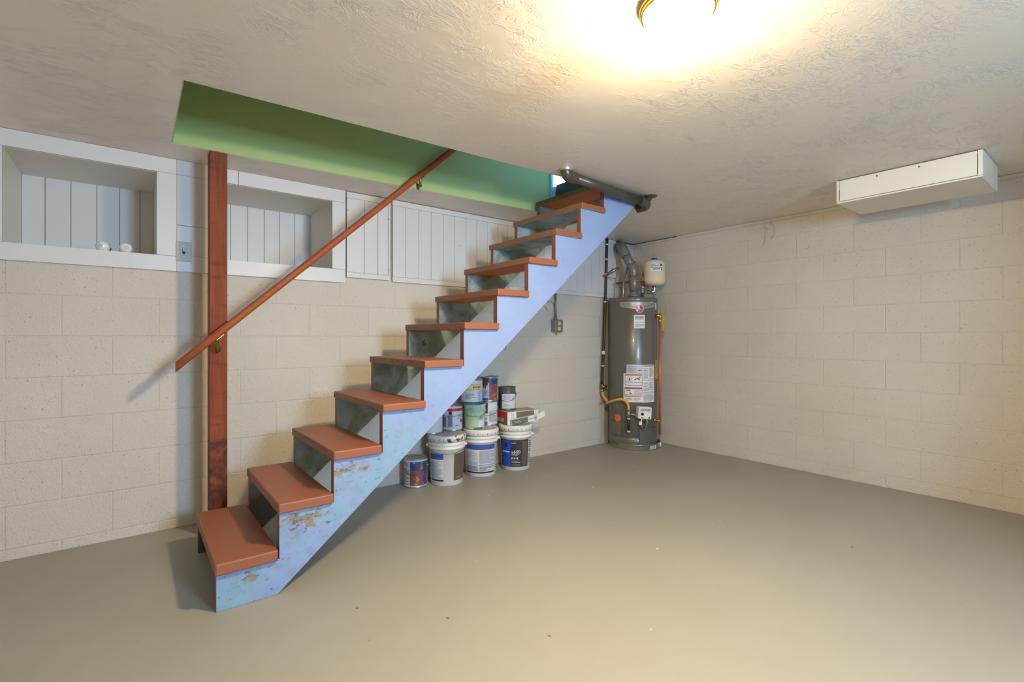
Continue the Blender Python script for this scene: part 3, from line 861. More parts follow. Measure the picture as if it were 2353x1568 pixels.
cyl_text(MB(), 'R', 0.050, rfT, U(1461.5), Zp(709.5), 0, 0.0036).build('initial', M['red'], lg)
# stickers
s1 = MB().patch(rfT, U(1454.5), U(1478), Zp(755), Zp(724.5)).build('service_sticker', M['white'], wh)
p_ = MB(); 
for (yy, w) in ((727.5, 0.92), (730.5, 0.9), (733.5, 0.86)):
    p_.patch(rfT, U(1466-10.5*w), U(1466+10.5*w), Zp(yy+0.9), Zp(yy-0.4), 0, 0.0014)
fine(p_, rfT, U(1456.5), U(1476), Zp(753), Zp(745), 3, 0, 0.0014, 0.35)
p_.build('fine_print', M['print_dark'], s1)
cyl_text(MB(), '1-800-276-4168', 0.0135, rfT, U(1466.3), Zp(742.2), 0, 0.0016, 0.93).build('lettering', M['print_dark'], s1)
sm = MB().patch(rfT, U(1500.5), U(1504), Zp(711), Zp(696)).build('small_sticker', M['white'], wh)
fine(MB(), rfT, U(1501), U(1503.5), Zp(710), Zp(697), 6, 0, 0.0014).build('fine_print', M['print'], sm)
rp = MB().patch(rfT, U(1439), U(1472.5), Zp(858), Zp(838)).build('rating_plate', M['can_white'], wh)
fine(MB(), rfT, U(1441), U(1461), Zp(856), Zp(840), 9, 0, 0.0014, 0.4).patch(rfT, U(1463), U(1471), Zp(852), Zp(850), 0, 0.0014).build('fine_print', M['print_dark'], rp)
sh = MB().patch(rfT, U(1432), U(1473), Zp(924), Zp(858.5)).patch(rfT, U(1473), U(1498.5), Zp(924.5), Zp(838.5)).build('warning_label', M['white'], wh)
wl = MB(); frame = MB()
for (a, b, y0, y1) in ((1435, 1472.5, 860, 886), (1434.5, 1472.5, 890, 908)):
    for q in ((a, b, y0, y0+1.1), (a, b, y1-1.1, y1), (a, a+0.9, y0, y1), (b-0.8, b, y0, y1)):
        frame.patch(rfT, U(q[0]), U(q[1]), Zp(q[3]), Zp(q[2]), 0, 0.0016)
frame.build('frames', M['print_dark'], sh)
cb2 = MB().patch(rfT, U(1436), U(1471.5), Zp(863.5), Zp(861), 0, 0.0016).patch(rfT, U(1434.5), U(1472), Zp(912), Zp(910), 0, 0.0016)
cb2.build('orange_bars', M['orange'], sh)
rb = MB().patch(rfT, U(1435.3), U(1472), Zp(894), Zp(891), 0, 0.0017)
for yy in (873.5, 892, 918): rb.patch(rfT, U(1474), U(1497), Zp(yy+0.5), Zp(yy-0.5), 0, 0.0016)
# flame picture and no-symbol
def tri(mb, pts, mi=0, off=0.0017):
    v = []
    for (px, py) in pts:
        a = -PI/2+U(px); v.append(((RT+off)*math.cos(a), (RT+off)*math.sin(a), Zp(py)))
    return mb.add(v, [tuple(range(len(v)))], mi)
tri(rb, [(1455, 873), (1458, 869.5), (1460, 870.5), (1462, 866.5), (1464, 869), (1466, 868), (1468, 873)])
rb.disc(rfT, U(1445), Zp(871), 0.0225, 0, 0.0017, 24, 0, 2*PI, 0.0195)
rb.build('red_marks', M['red'], sh)
bk = MB()
tri(bk, [(1444, 868), (1447, 869), (1446.5, 872), (1447.5, 874), (1443.5, 874), (1444.5, 871.5)])
tri(bk, [(1438, 897), (1442, 896), (1447, 896.5), (1447.5, 899), (1444, 898), (1438, 898.5)]); tri(bk, [(1444, 901), (1449, 903), (1451, 906), (1446, 904)])
tri(bk, [(1465.5, 866), (1468.5, 865), (1469, 867.5), (1466, 868)])
bk.patch(rfT, U(1475), U(1497), Zp(842.2), Zp(840.6), 0, 0.0016)
bk.build('black_marks', M['black'], sh)
fp = MB()
fine(fp, rfT, U(1475), U(1484.5), Zp(871), Zp(846), 12, 0, 0.0015, 0.45); fine(fp, rfT, U(1487), U(1496), Zp(871), Zp(846), 12, 0, 0.0015, 0.45)
fine(fp, rfT, U(1475), U(1484.5), Zp(891), Zp(878), 7, 0, 0.0015, 0.45); fine(fp, rfT, U(1487), U(1496), Zp(891), Zp(878), 7, 0, 0.0015, 0.45)
fine(fp, rfT, U(1475), U(1496.5), Zp(917), Zp(894), 11, 0, 0.0015, 0.45); fine(fp, rfT, U(1475), U(1495), Zp(923), Zp(919.5), 2, 0, 0.0015, 0.4)
fine(fp, rfT, U(1437), U(1471), Zp(884.5), Zp(876.5), 4, 0, 0.0015, 0.4)
fine(fp, rfT, U(1455.5), U(1471), Zp(906), Zp(896), 5, 0, 0.0015, 0.4); fine(fp, rfT, U(1437), U(1451), Zp(922), Zp(914), 3, 0, 0.0015, 0.4); fine(fp, rfT, U(1455), U(1470), Zp(922), Zp(914), 3, 0, 0.0015, 0.4)
fp.build('fine_print', M['print'], sh)
el = MB().patch(rfT, 1.10, 1.40, Zp(872), Zp(828.5)).build('energy_label', M['yellow'], wh)
fine(MB(), rfT, 1.14, 1.36, Zp(869), Zp(832), 9, 0, 0.0014, 0.25).build('fine_print', M['print_dark'], el)
MB().disc(rfT, U(1419), Zp(963), 0.037, 0, 0.0012).build('orange_sticker', M['orange_dot'], wh)
# lower access door, burner cover, valve and fittings
MB().patch(rfT, U(1401), U(1427), Zp(1003), Zp(972), 0, 0.003).build('access_plate', M['heater'], wh)
bc = MB().patch(rfT, U(1466), U(1480), Zp(1026), Zp(984), 0, 0.012).patch(rfT, U(1480), U(1503), Zp(1020), Zp(984), 0, 0.006)
bc.build('burner_cover', M['heater_dark'], wh, bevel=0)
def at(u, r, z):
    a = -PI/2+u
    return Vector((r*math.cos(a), r*math.sin(a), z))
uv = U(1472); 
gv = Matrix.Translation(at(uv, RT+0.042, Zp(946))) @ Matrix.Rotation(uv, 4, 'Z') @ Matrix.Rotation(R(4), 4, 'Y')
gvo = MB().box(-0.064, 0.064, -0.042, 0.042, -0.056, 0.056, 0, gv).build('gas_valve', M['white_plastic'], wh, bevel=0.012, segs=3)
MB().box(-0.052, 0.052, -0.0436, -0.042, 0.016, 0.046, 0, gv).build('valve_label', M['can_white'], gvo)
MB().box(-0.046, 0.046, -0.0442, -0.0437, 0.021, 0.027, 0, gv).box(-0.046, 0.046, -0.0442, -0.0437, 0.034, 0.039, 0, gv).build('valve_print', M['pink'], gvo)
MB().lathe([(0.013, 0), (0.012, 0.012), (0.004, 0.013)], 18, mat=gv @ Matrix.Translation((-0.030, -0.042, -0.008)) @ Matrix.Rotation(R(90), 4, 'X')).build('valve_knob', M['black'], gvo)
MB().lathe([(0.007, 0), (0.006, 0.005)], 12, mat=gv @ Matrix.Translation((0.038, -0.042, -0.040)) @ Matrix.Rotation(R(90), 4, 'X')).lathe([(0.006, 0), (0.005, 0.005)], 12, mat=gv @ Matrix.Translation((-0.03, -0.042, -0.044)) @ Matrix.Rotation(R(90), 4, 'X')).build('valve_ports', M['black'], gvo)
fw = MB().tube(spline([at(U(1468), RT+0.05, Zp(958)), at(U(1467), RT+0.055, Zp(972)), at(U(1471), RT+0.03, Zp(984)), at(U(1476), RT+0.014, Zp(986))], 6), 0.007, 10)
fw.tube(spline([at(U(1477), RT+0.04, Zp(958)), at(U(1478), RT+0.045, Zp(970)), at(U(1476), RT+0.02, Zp(985))], 6), 0.008, 10)
fw.build('igniter_leads', M['chrome'], wh)
MB().box(-0.014, 0.014, -0.008, 0.008, -0.017, 0.017, 0, Matrix.Translation(at(U(1465), RT+0.06, Zp(969))) @ Matrix.Rotation(uv, 4, 'Z')).build('lead_connector', M['white_plastic'], wh, bevel=0.003)
MB().tube([at(U(1473), RT+0.038, Zp(958)), at(U(1473), RT+0.036, Zp(966))], 0.008, 10).build('brass_nut', M['bright_brass'], wh)
ug = U(1445)
MB().tube([at(ug, RT+0.045, Zp(941)), at(ug, RT+0.045, Zp(960))], 0.014, 14).tube([at(ug, RT+0.045, Zp(950)), at(U(1458), RT+0.045, Zp(951))], 0.013, 14).build('gas_tee', M['steel'], wh)
MB().tube([at(ug, RT+0.045, Zp(958)), at(ug, RT+0.045, Zp(991))], 0.012, 14).build('drip_leg', M['black_pipe'], wh)
MB().tube([at(ug, RT+0.045, Zp(959)), at(ug, RT+0.045, Zp(961.5))], 0.0145, 14).tube([at(ug, RT+0.045, Zp(987)), at(ug, RT+0.045, Zp(991))], 0.0145, 14).build('pipe_tape', M['white_tape'], wh)
ud = 1.02
MB().tube([at(ud, RT-0.005, Zp(967)), at(ud, RT+0.02, Zp(967))], 0.019, 14).tube([at(ud, RT+0.02, Zp(967)), at(ud+0.04, RT+0.055, Zp(969))], 0.010, 12).build('drain_valve', M['bright_brass'], wh)
# relief valve and discharge pipe
ur = 1.12
MB().tube([at(ur, RT-0.005, Zp(726)), at(ur, RT+0.045, Zp(725))], 0.018, 14).tube([at(ur, RT+0.045, Zp(721)), at(ur, RT+0.045, Zp(733))], 0.016, 14).build('relief_valve', M['bright_brass'], wh)
MB().tube([at(ur, RT+0.045, Zp(732)), at(ur, RT+0.045, Zp(742))], 0.014, 14).build('relief_adapter', M['chrome'], wh)
MB().tube([at(ur, RT+0.045, Zp(740)), at(ur, RT+0.043, 0.14)], 0.0115, 14).build('discharge_pipe', M['copper'], wh)
tg = MB(); a_ = at(ur+0.06, RT+0.07, Zp(726))
tg.box(-0.012, 0.012, -0.0006, 0.0006, -0.14, 0.0, 0, Matrix.Translation(a_) @ Matrix.Rotation(R(-40), 4, 'Z')).build('yellow_tag', M['yellow'], wh)
# draft hood, vent
MB().lathe([(0.058, 1.468), (0.066, 1.474), (0.062, 1.488), (0.046, 1.50), (0.045, 1.515)], 32, c=(0.012, -0.02, 0), caps=(False, False)).build('draft_hood', M['vent'], wh)
lgs = MB()
for k in range(4):
    a = PI/4+k*PI/2
    lgs.tube([(0.012+0.056*math.cos(a), -0.02+0.056*math.sin(a), 1.44), (0.012+0.056*math.cos(a), -0.02+0.056*math.sin(a), 1.478)], 0.004, 8)
lgs.build('hood_legs', M['steel'], wh)
MB().lathe([(0.040, 1.448), (0.040, 1.466)], 24, c=(0.012, -0.02, 0)).build('flue_outlet', M['black_pipe'], wh)
inv = Matrix.Rotation(-face, 4, 'Z') @ Matrix.Translation((-HX, -HY, 0))
def wp(x, y, z): return inv @ Vector((x, y, z))
c0 = Vector((0.012, -0.02, 0))
v0 = c0+Vector((0, 0, 1.505)); v1 = c0+Vector((-0.003, 0, 1.70)); v2 = c0+Vector((-0.018, 0.005, 1.765)); v3 = c0+Vector((-0.085, 0.03, 1.895))
MB().tube([v0, v0.lerp(v1, 0.5), v1], 0.0415, 24).build('vent_pipe', M['vent'], wh)
MB().tube(spline([v1-Vector((0, 0, 0.02)), v1+Vector((-0.004, 0, 0.04)), v2+Vector((-0.008, 0.003, 0.02))], 5), 0.044, 24).build('vent_elbow', M['vent'], wh)
MB().tube([v2, v2.lerp(v3, 0.5), v3], 0.0435, 24).build('vent_pipe', M['vent'], wh)
v4 = v3+Vector((-0.02, 0.012, 0.05)); v5 = v3+Vector((-0.045, 0.07, 0.095)); v6 = v3+Vector((-0.05, 0.20, 0.11))
MB().tube(spline([v3-(v4-v3)*0.3, v4, v5, v6], 6), 0.050, 24).build('vent_elbow', M['vent'], wh)
sc = MB()
for q, d_ in ((v1+Vector((-0.002, 0, 0.0)), Vector((0, 0, 1))), (v2+Vector((-0.01, 0, 0.03)), (v3-v2).normalized()), (v3, (v3-v2).normalized())):
    sc.tube([q-d_*0.006, q+d_*0.006], 0.0465, 24)
sc.build('vent_seams', M['vent'], wh)
# water lines
ul = U(1430, 1452.5, 55)
xl = 0.19*math.sin(-0.5); 
hl = [Vector((-0.092, -0.06, 1.445)), Vector((-0.092, -0.06, 1.55)), Vector((-0.085, -0.03, 1.66)), Vector((-0.05, 0.02, 1.78)), Vector((-0.045, 0.06, 1.86))]
MB().tube(spline(hl, 6), 0.011, 12).build('flex_hose', M['steel'], wh)
MB().tube([hl[0]-Vector((0, 0, 0.01)), hl[0]+Vector((0, 0, 0.05))], 0.0145, 12).build('hose_nut', M['chrome'], wh)
hr2 = Vector((0.092, -0.06, 0))
MB().tube([hr2+Vector((0, 0, 1.44)), hr2+Vector((0, 0, 1.62))], 0.0135, 12).build('cold_nipple', M['steel'], wh)
MB().tube([hr2+Vector((0, 0, 1.495)), hr2+Vector((0, 0, 1.530))], 0.019, 14).tube([hr2+Vector((0, 0, 1.545)), hr2+Vector((0, 0, 1.575))], 0.017, 14).build('tee_fitting', M['chrome'], wh)
MB().tube(spline([hr2+Vector((0, 0, 1.61)), hr2+Vector((0.006, 0.02, 1.68)), hr2+Vector((0.03, 0.10, 1.74))], 6), 0.0115, 12).build('flex_hose', M['steel'], wh)
MB().tube([hr2+Vector((0.0, 0, 1.625)), hr2+Vector((-0.25, 0.09, 1.615))], 0.011, 12).build('copper_line', M['old_copper'], wh)
MB().tube([hr2+Vector((0.022, -0.01, 1.575)), hr2+Vector((0.030, -0.012, 1.62))], 0.012, 10).build('red_handle', M['lever_red'], wh)
# expansion tank (screwed to the heater's pipe)
ex = Vector((0.0, 0.0, 0.0)); ew = wp(4.012, 2.900, 0)
er = 0.101
et = MB().lathe([(0.03, 1.572), (0.075, 1.580), (0.094, 1.596), (er, 1.62), (er, 1.692), (er+0.0012, 1.694), (er+0.0012, 1.699), (er, 1.701), (er, 1.775), (0.094, 1.800), (0.072, 1.817), (0.035, 1.825)], 40, c=(ew.x, ew.y, 0)).build('expansion_tank', M['cream'], wh)
rfe = lambda z: er
lab = MB().patch(rfe, -0.45, 0.80, 1.705, 1.782)
for i, p in enumerate(lab.v): lab.v[i] = (p[0]+ew.x, p[1]+ew.y, p[2])
lab.build('tank_label', M['white'], et)
lp = MB().patch(rfe, -0.45, 0.80, 1.738, 1.743, 0, 0.0016); fine(lp, rfe, -0.38, 0.45, 1.748, 1.776, 4, 0, 0.0016, 0.5); fine(lp, rfe, -0.15, 0.5, 1.712, 1.732, 2, 0, 0.0016, 0.5)
lp.patch(rfe, 0.5, 0.74, 1.752, 1.776, 0, 0.0016).patch(rfe, 0.58, 0.72, 1.712, 1.730, 0, 0.0016)
for i, p in enumerate(lp.v): lp.v[i] = (p[0]+ew.x, p[1]+ew.y, p[2])
lp.build('label_print', M['print_dark'], et)
MB().lathe([(0.036, 1.822), (0.036, 1.830), (0.027, 1.834), (0.026, 1.842), (0.012, 1.846)], 24, c=(ew.x, ew.y, 0)).build('blue_cap', M['blue_cap'], et)
zz = 1.512
MB().tube(spline([(ew.x, ew.y, 1.575), (ew.x, ew.y, 1.54), (ew.x-0.006, ew.y, 1.519), (ew.x-0.03, ew.y-0.002, zz)], 5), 0.016, 14).build('tank_elbow', M['chrome'], wh)
MB().tube([(ew.x, ew.y, 1.556), (ew.x, ew.y, 1.574)], 0.02, 12).build('blue_nut', M['blue_cap'], wh)
MB().tube([(ew.x-0.02, ew.y-0.001, zz), (hr2.x, hr2.y, zz)], 0.013, 14).tube([((ew.x+hr2.x)/2-0.01, (ew.y+hr2.y)/2, zz), ((ew.x+hr2.x)/2+0.012, (ew.y+hr2.y)/2, zz)], 0.019, 8).build('tank_nipple', M['steel'], wh)
# valve with lever left of the vent
lv = wp(3.80, 3.24, 1.72)
MB().tube([lv+Vector((0.055, 0.0, 0.05)), lv+Vector((0.0, 0, 0.015)), lv+Vector((-0.06, 0, -0.02))], 0.013, 12).build('shutoff_valve', M['steel'], wh)
MB().tube([lv+Vector((-0.055, -0.01, -0.02)), lv+Vector((-0.10, -0.012, -0.035))], 0.011, 10).build('valve_lever', M['lever_red'], wh)
MB().tube([lv+Vector((-0.09, -0.01, -0.035)), lv+Vector((0.03, -0.01, -0.062))], 0.0035, 8).build('lever_wire', M['wire'], wh)
# drain pan is a thing of its own
dpn = thing('drain_pan', 'shallow round aluminium drain pan under the grey water heater', 'drain pan', (HX+0.010, HY-0.012, 0.0), face)
MB().lathe([(0.10, 0.001), (0.238, 0.001), (0.240, 0.004), (0.243, 0.052), (0.246, 0.055), (0.243, 0.058), (0.240, 0.054), (0.237, 0.006), (0.10, 0.004)], 64, caps=(True, True)).build('pan', M['pan'], dpn)
MB().lathe([(0.022, 0), (0.020, 0.012)], 18, mat=Matrix.Translation((0.238, -0.045, 0.030)) @ Matrix.Rotation(R(80), 4, 'Z') @ Matrix.Rotation(R(90), 4, 'X')).build('drain_fitting', M['white_plastic'], dpn)
dl = MB().patch(lambda z: 0.2425, 0.62, 0.95, 0.012, 0.046, 0, 0.0035).build('pan_sticker', M['can_white'], dpn)
fine(MB(), lambda z: 0.2425, 0.66, 0.9, 0.016, 0.042, 4, 0, 0.0042).build('fine_print', M['print'], dl)
# gas pipe and hose
gp = thing('gas_pipe', 'black iron gas pipe running down the corner beside the heater', 'pipe', (3.70, 3.30, 0.55))
bpy.context.view_layer.update()
pts = [(3.775, 3.292, 2.068), (3.755, 3.292, 1.60), (3.724, 3.292, 1.0), (3.700, 3.292, 0.60)]
rel(MB().tube(spline(pts, 4), 0.0125, 14).build('riser', M['black_pipe'], gp), gp)
sp = MB()
for z in (2.00, 1.85, 1.70, 1.42, 0.90, 0.78):
    x = 3.700+(z-0.6)/1.468*0.075
    sp.tube([(x, 3.292, z), (x+0.0008, 3.292, z+(0.035 if z == 0.90 else 0.014))], 0.0135 if z != 0.90 else 0.018, 12)
rel(sp.build('paint_splashes', M['white_tape'], gp), gp)
rel(MB().tube([(3.700, 3.292, 0.61), (3.699, 3.292, 0.555)], 0.020, 12).tube([(3.680, 3.275, 0.58), (3.735, 3.262, 0.58)], 0.011, 10).build('gas_cock', M['brass'], gp), gp)
rel(MB().tube([(3.699, 3.292, 0.556), (3.699, 3.292, 0.53)], 0.017, 10).build('union_nut', M['steel'], gp), gp)
hs = Matrix.Translation((HX, HY, 0)) @ Matrix.Rotation(face, 4, 'Z')
hend = hs @ at(ug, RT+0.045, Zp(940))
hm1 = hs @ at(U(1404), RT+0.05, Zp(931)); hm2 = hs @ at(U(1418), RT+0.06, Zp(922)); hm3 = hs @ at(U(1434), RT+0.06, Zp(917)); hm4 = hs @ at(U(1443), RT+0.05, Zp(926))
hp = spline([Vector((3.699, 3.292, 0.535)), Vector((3.700, 3.28, 0.49)), Vector((3.715, 3.23, 0.43)), hm1, hm2, hm3, hm4, hend], 7)
gh = MB().tube(hp, 0.0115, 14).build('gas_hose', M['yellow_hose'])
tag(gh, 'yellow coated flexible gas hose curving to the heater valve', 'hose')

# loose wires at the top of the right wall
lwz = thing('loose_wires', 'thin loose wires hanging from the top of the bare right wall', 'wire', (XW-0.01, 1.93, 2.04))
bpy.context.view_layer.update()
xw = XW-0.010
for pth in ([(xw, 1.935, 2.045), (xw-0.004, 1.945, 2.01), (xw, 1.925, 1.985), (xw-0.003, 1.94, 1.955), (xw, 1.945, 1.89), (xw, 1.965, 1.845)],
            [(xw, 1.935, 2.045), (xw-0.006, 1.895, 2.03), (xw-0.006, 1.865, 1.985), (xw-0.004, 1.868, 1.93), (xw, 1.90, 1.895)]):
    rel(MB().tube(spline(pth, 5), 0.0022, 8).build('wire', M['mortar'], lwz), lwz)

# ------------------------------------------------------------------ crumbs of paint and plaster on the floor
fd = MB(); rd = random.Random(11)
for (x, y) in [(1.18, 1.30), (1.62, 0.62), (1.77, 0.46), (1.30, 1.95), (2.1, 1.5), (2.9, 0.9), (2.0, 0.3), (2.6, 2.4), (3.1, 1.9), (0.95, 1.62), (-0.5, 1.9), (0.4, 1.2), (1.9, 2.7), (2.4, 2.9), (3.3, 2.6), (0.7, 1.9), (1.5, 1.1), (2.7, 1.5)]:
    k = rd.uniform(0.003, 0.008); a = rd.uniform(0, PI)
    fd.box(-k, k, -k*0.35, k*0.35, 0.0002, 0.002, rd.randint(0, 1), Matrix.Translation((x, y, 0)) @ Matrix.Rotation(a, 4, 'Z'))
fd = fd.build('floor_crumbs', [M['white'], M['label_brown']])
fd['kind'] = 'stuff'; tag(fd, 'tiny scattered crumbs of paint and plaster on the grey floor', 'debris')

# ------------------------------------------------------------------ pails and cans
TH0 = R(52.134); c_, s_ = math.cos(TH0), math.sin(TH0)
def plan(lat, dep): return (s_*lat+c_*dep, -c_*lat+s_*dep)      # room plan from sideways / forward distances
def facing(x, y, tw=0.0): return math.atan2(-y, -x)+PI/2+tw
PS = 0.92; PZ = 0.97
def pail(lat, dep, label, scuffed=False, tw=0.0, bail=0.5, lid='pail'):
    x, y = plan(lat, dep)
    t = thing('paint_pail', label, 'bucket', (x, y, 0.0), facing(x, y, tw), group='white five gallon pails on the floor')
    rf = lambda z: PS*0.1275+PS*0.0125*z/(0.275*PZ)
    def sc_(pr): return [(r_*PS, z_*PZ) for r_, z_ in pr]
    MB().lathe(sc_([(0.122, 0.0), (0.1275, 0.004), (0.140, 0.272), (0.147, 0.274), (0.147, 0.279), (0.1405, 0.282), (0.1405, 0.300), (0.148, 0.303), (0.148, 0.308), (0.1415, 0.312), (0.1415, 0.335)]), 48).build('body', M['pail_plain'], t)
    lidm = M['pail_scuffed'] if scuffed else M['pail']
    lo = MB().lathe(sc_([(0.1485, 0.328), (0.1535, 0.330), (0.1535, 0.362), (0.150, 0.371), (0.143, 0.374), (0.138, 0.374), (0.136, 0.3735), (0.10, 0.3735), (0.01, 0.3735)]), 48, caps=(False, True)).build('lid', lidm, t)
    sl = MB()
    for k in range(24):
        a = 2*PI*(k+0.4)/24
        sl.box(0.1532*PS, 0.1545*PS, -0.0014, 0.0014, 0.333*PZ, 0.350*PZ, 0, Matrix.Rotation(a, 4, 'Z'))
    sl.build('lid_slots', M['label_brown'], lo)
    MB().lathe(sc_([(0.132, 0.3738), (0.01, 0.3742)]), 40, caps=(False, True)).build('lid_top', M['lid_dirty'], lo)
    # wire bail hanging at one side with ears
    e = MB()
    for s in (-1, 1): e.box(s*0.138-0.012, s*0.138+0.012, -0.02, 0.02, 0.275, 0.291)
    e.build('handle_ears', M['pail_plain'], t, bevel=0.004)
    b = MB(); pts = []
    for k in range(17):
        a = PI*k/16
        pts.append((0.146*math.cos(a), -0.155*math.sin(a)*1.0, 0.282-0.10*bail*math.sin(a)))
    b.tube(pts if bail > 0 else [(p[0], -p[1], p[2]) for p in pts], 0.0022, 8).build('wire_handle', M['wire'], t)
    return t, rf
def bodypatch(t, rf, name, mat, u0, u1, z0, z1, off=0.0008, parent=None): return MB().patch(rf, u0, u1, z0, z1, 0, off, 2).build(name, mat, parent or t)

# pail 1, scuffed
t, rf = pail(-0.484, 3.622, 'white five gallon pail with black scuffs, nearest the blue stringer', True, 0.0, 0.42)
a = bodypatch(t, rf, 'label', M['can_white'], -1.15, -0.20, 0.035, 0.232)
bodypatch(t, rf, 'blue_band', M['blue_print'], -1.15, -0.20, 0.192, 0.232, 0.0014, a); bodypatch(t, rf, 'blue_stripe', M['navy'], -1.15, -0.20, 0.035, 0.048, 0.0014, a)
fine(MB(), rf, -1.12, -0.24, 0.052, 0.188, 26, 0, 0.0015, 0.45).build('fine_print', M['print'], a)
a = bodypatch(t, rf, 'brown_label', M['label_brown'], 0.42, 1.35, 0.038, 0.232)
fine(MB(), rf, 0.55, 0.95, 0.052, 0.07, 3, 0, 0.0015).build('fine_print', M['print'], a)
# pail 2
t, rf = pail(-0.246, 3.850, 'white five gallon pail with blue banded text label, middle of the row', False, 0.0, -0.3)
a = bodypatch(t, rf, 'label', M['can_white'], -1.20, 0.98, 0.030, 0.250)
bodypatch(t, rf, 'blue_band', M['blue_print'], -1.20, 0.96, 0.212, 0.250, 0.0014, a); bodypatch(t, rf, 'blue_stripe', M['navy'], -1.20, 0.98, 0.030, 0.042, 0.0014, a)
q = fine(MB(), rf, -1.16, -0.18, 0.095, 0.205, 20, 0, 0.0015, 0.42)
fine(q, rf, -0.10, 0.94, 0.105, 0.205, 22, 0, 0.0015, 0.5); q.build('fine_print', M['print'], a)
q = fine(MB(), rf, -1.16, -0.18, 0.046, 0.088, 9, 0, 0.0015, 0.55); fine(q, rf, -0.10, 0.94, 0.046, 0.098, 11, 0, 0.0015, 0.55); q.build('dark_print', M['print_dark'], a)
# pail 3
t, rf = pail(0.030, 4.030, 'white five gallon pail with black e600 label under the cartons', False, 0.0, -0.55)
a = bodypatch(t, rf, 'label', M['label_black'], -1.20, 0.92, 0.032, 0.250)
g3 = bodypatch(t, rf, 'blue_graphic', M['royal'], -1.00, -0.33, 0.034, 0.246, 0.0013, a)
MB().disc(rf, -0.64, 0.205, 0.042, 0, 0.0018, 28, 0, 2*PI, 0.018).build('graphic_ring', M['royal'], a)
MB().disc(rf, -0.64, 0.205, 0.019, 0, 0.0019).build('graphic_hole', M['label_black'], a)
bodypatch(t, rf, 'white_strip', M['print_white'], -1.02, -0.40, 0.146, 0.158, 0.0019, a)
bodypatch(t, rf, 'brown_panel', M['label_brown'], 0.42, 0.84, 0.036, 0.240, 0.0014, a)
cyl_text(MB(), 'e600', 0.037, rf, 0.02, 0.152, 0, 0.0018).build('lettering', M['white'], a)
q = MB(); fine(q, rf, -0.28, 0.22, 0.124, 0.138, 2, 0, 0.0016, 0.45); fine(q, rf, -0.28, 0.32, 0.042, 0.084, 4, 0, 0.0016, 0.35); q.patch(rf, -0.28, 0.02, 0.222, 0.227, 0, 0.0016)
q.build('fine_print', M['print_white'], a)
q = MB()
for k in range(3):
    u = -0.24+k*0.17
    v = []
    for (du, dz) in ((-0.05, 0.0), (0.05, 0.0), (0.03, 0.013), (-0.01, 0.016)):
        aa = -PI/2+u+du; rr = rf(0.1)+0.0017; v.append((rr*math.cos(aa), rr*math.sin(aa), 0.096+dz))
    q.add(v, [(0, 1, 2, 3)])
q.build('icons', M['white'], a)
a = bodypatch(t, rf, 'side_label', M['can_white'], 0.95, 1.35, 0.04, 0.25)
fine(MB(), rf, 1.0, 1.3, 0.05, 0.24, 12, 0, 0.0015, 0.6).build('fine_print', M['print_dark'], a)

# gallon cans
def can(lat, dep, z, label, body='can_white', r=0.083, h=0.190, top='can_metal', tw=0.0, bail=None, base='can_metal', group='gallon paint cans and small pails', taper=0.0, kind='paint_can', cat='paint can'):
    x, y = plan(lat, dep)
    t = thing(kind, label, cat, (x, y, z), facing(x, y, tw), group=group)
    rf = lambda q: r-taper*(1-q/h)
    MB().lathe([(rf(0)-0.003, 0.0005), (rf(0), 0.002), (rf(0)+0.0014, 0.004), (rf(0)+0.0004, 0.007), (rf(0), 0.010), (rf(h), h-0.012), (rf(h)+0.0005, h-0.006)], 40, caps=(True, False)).build('body', M[body], t)
    MB().lathe([(r+0.0005, h-0.008), (r+0.003, h-0.005), (r+0.003, h-0.0015), (r+0.001, h), (r-0.006, h-0.001), (r-0.010, h-0.006)], 40, caps=(False, False)).build('rim', M[top], t)
    MB().lathe([(r-0.0095, h-0.008), (r-0.012, h-0.004), (r-0.017, h-0.004), (r-0.02, h-0.007), (0.002, h-0.007)], 40, caps=(False, True)).build('lid', M[top], t)
    if base: MB().lathe([(rf(0)+0.0016, 0.002), (rf(0)+0.0018, 0.006), (rf(0)+0.0006, 0.009)], 40, caps=(False, False)).build('bottom_rim', M[base], t)
    if bail is not None:
        pts = []
        for k in range(19):
            a = PI*k/18
            pts.append(((r+0.006)*math.cos(a), -(r+0.014)*math.sin(a), h*0.70-bail*math.sin(a)))
        MB().tube(pts, 0.0018, 8).build('wire_handle', M['wire'], t)
        e = MB()
        for s in (-1, 1): e.lathe([(0.012, -0.002), (0.010, 0.006)], 14, mat=Matrix.Translation((s*(r+0.0), 0, h*0.70)) @ Matrix.Rotation(s*R(90), 4, 'Y'))
        e.build('handle_ears', M[top], t)
    return t, rf
# on the floor, half hidden by the stringer
t, rf = can(-0.700, 3.545, 0.0, 'open looking gallon can with red brown picture label on the floor', tw=0.0, h=0.205, top='can_metal', bail=0.05)
p = bodypatch(t, rf, 'picture', M['picture'], -0.55, 0.62, 0.015, 0.185)
bodypatch(t, rf, 'picture_top', M['picture_blue'], -0.55, 0.35, 0.120, 0.185, 0.0014, p)
bodypatch(t, rf, 'picture_side', M['picture_blue'], 0.62, 1.25, 0.015, 0.185)
bodypatch(t, rf, 'white_margin', M['white'], -0.58, -0.52, 0.012, 0.190, 0.0016)
fine(MB(), rf, -1.3, -0.62, 0.02, 0.18, 16, 0, 0.0012).build('fine_print', M['print'], t)
MB().lathe([(0.070, 0.2012), (0.066, 0.2045), (0.060, 0.2012)], 36, caps=(False, False)).build('yellow_ring', M['yellow'], t)
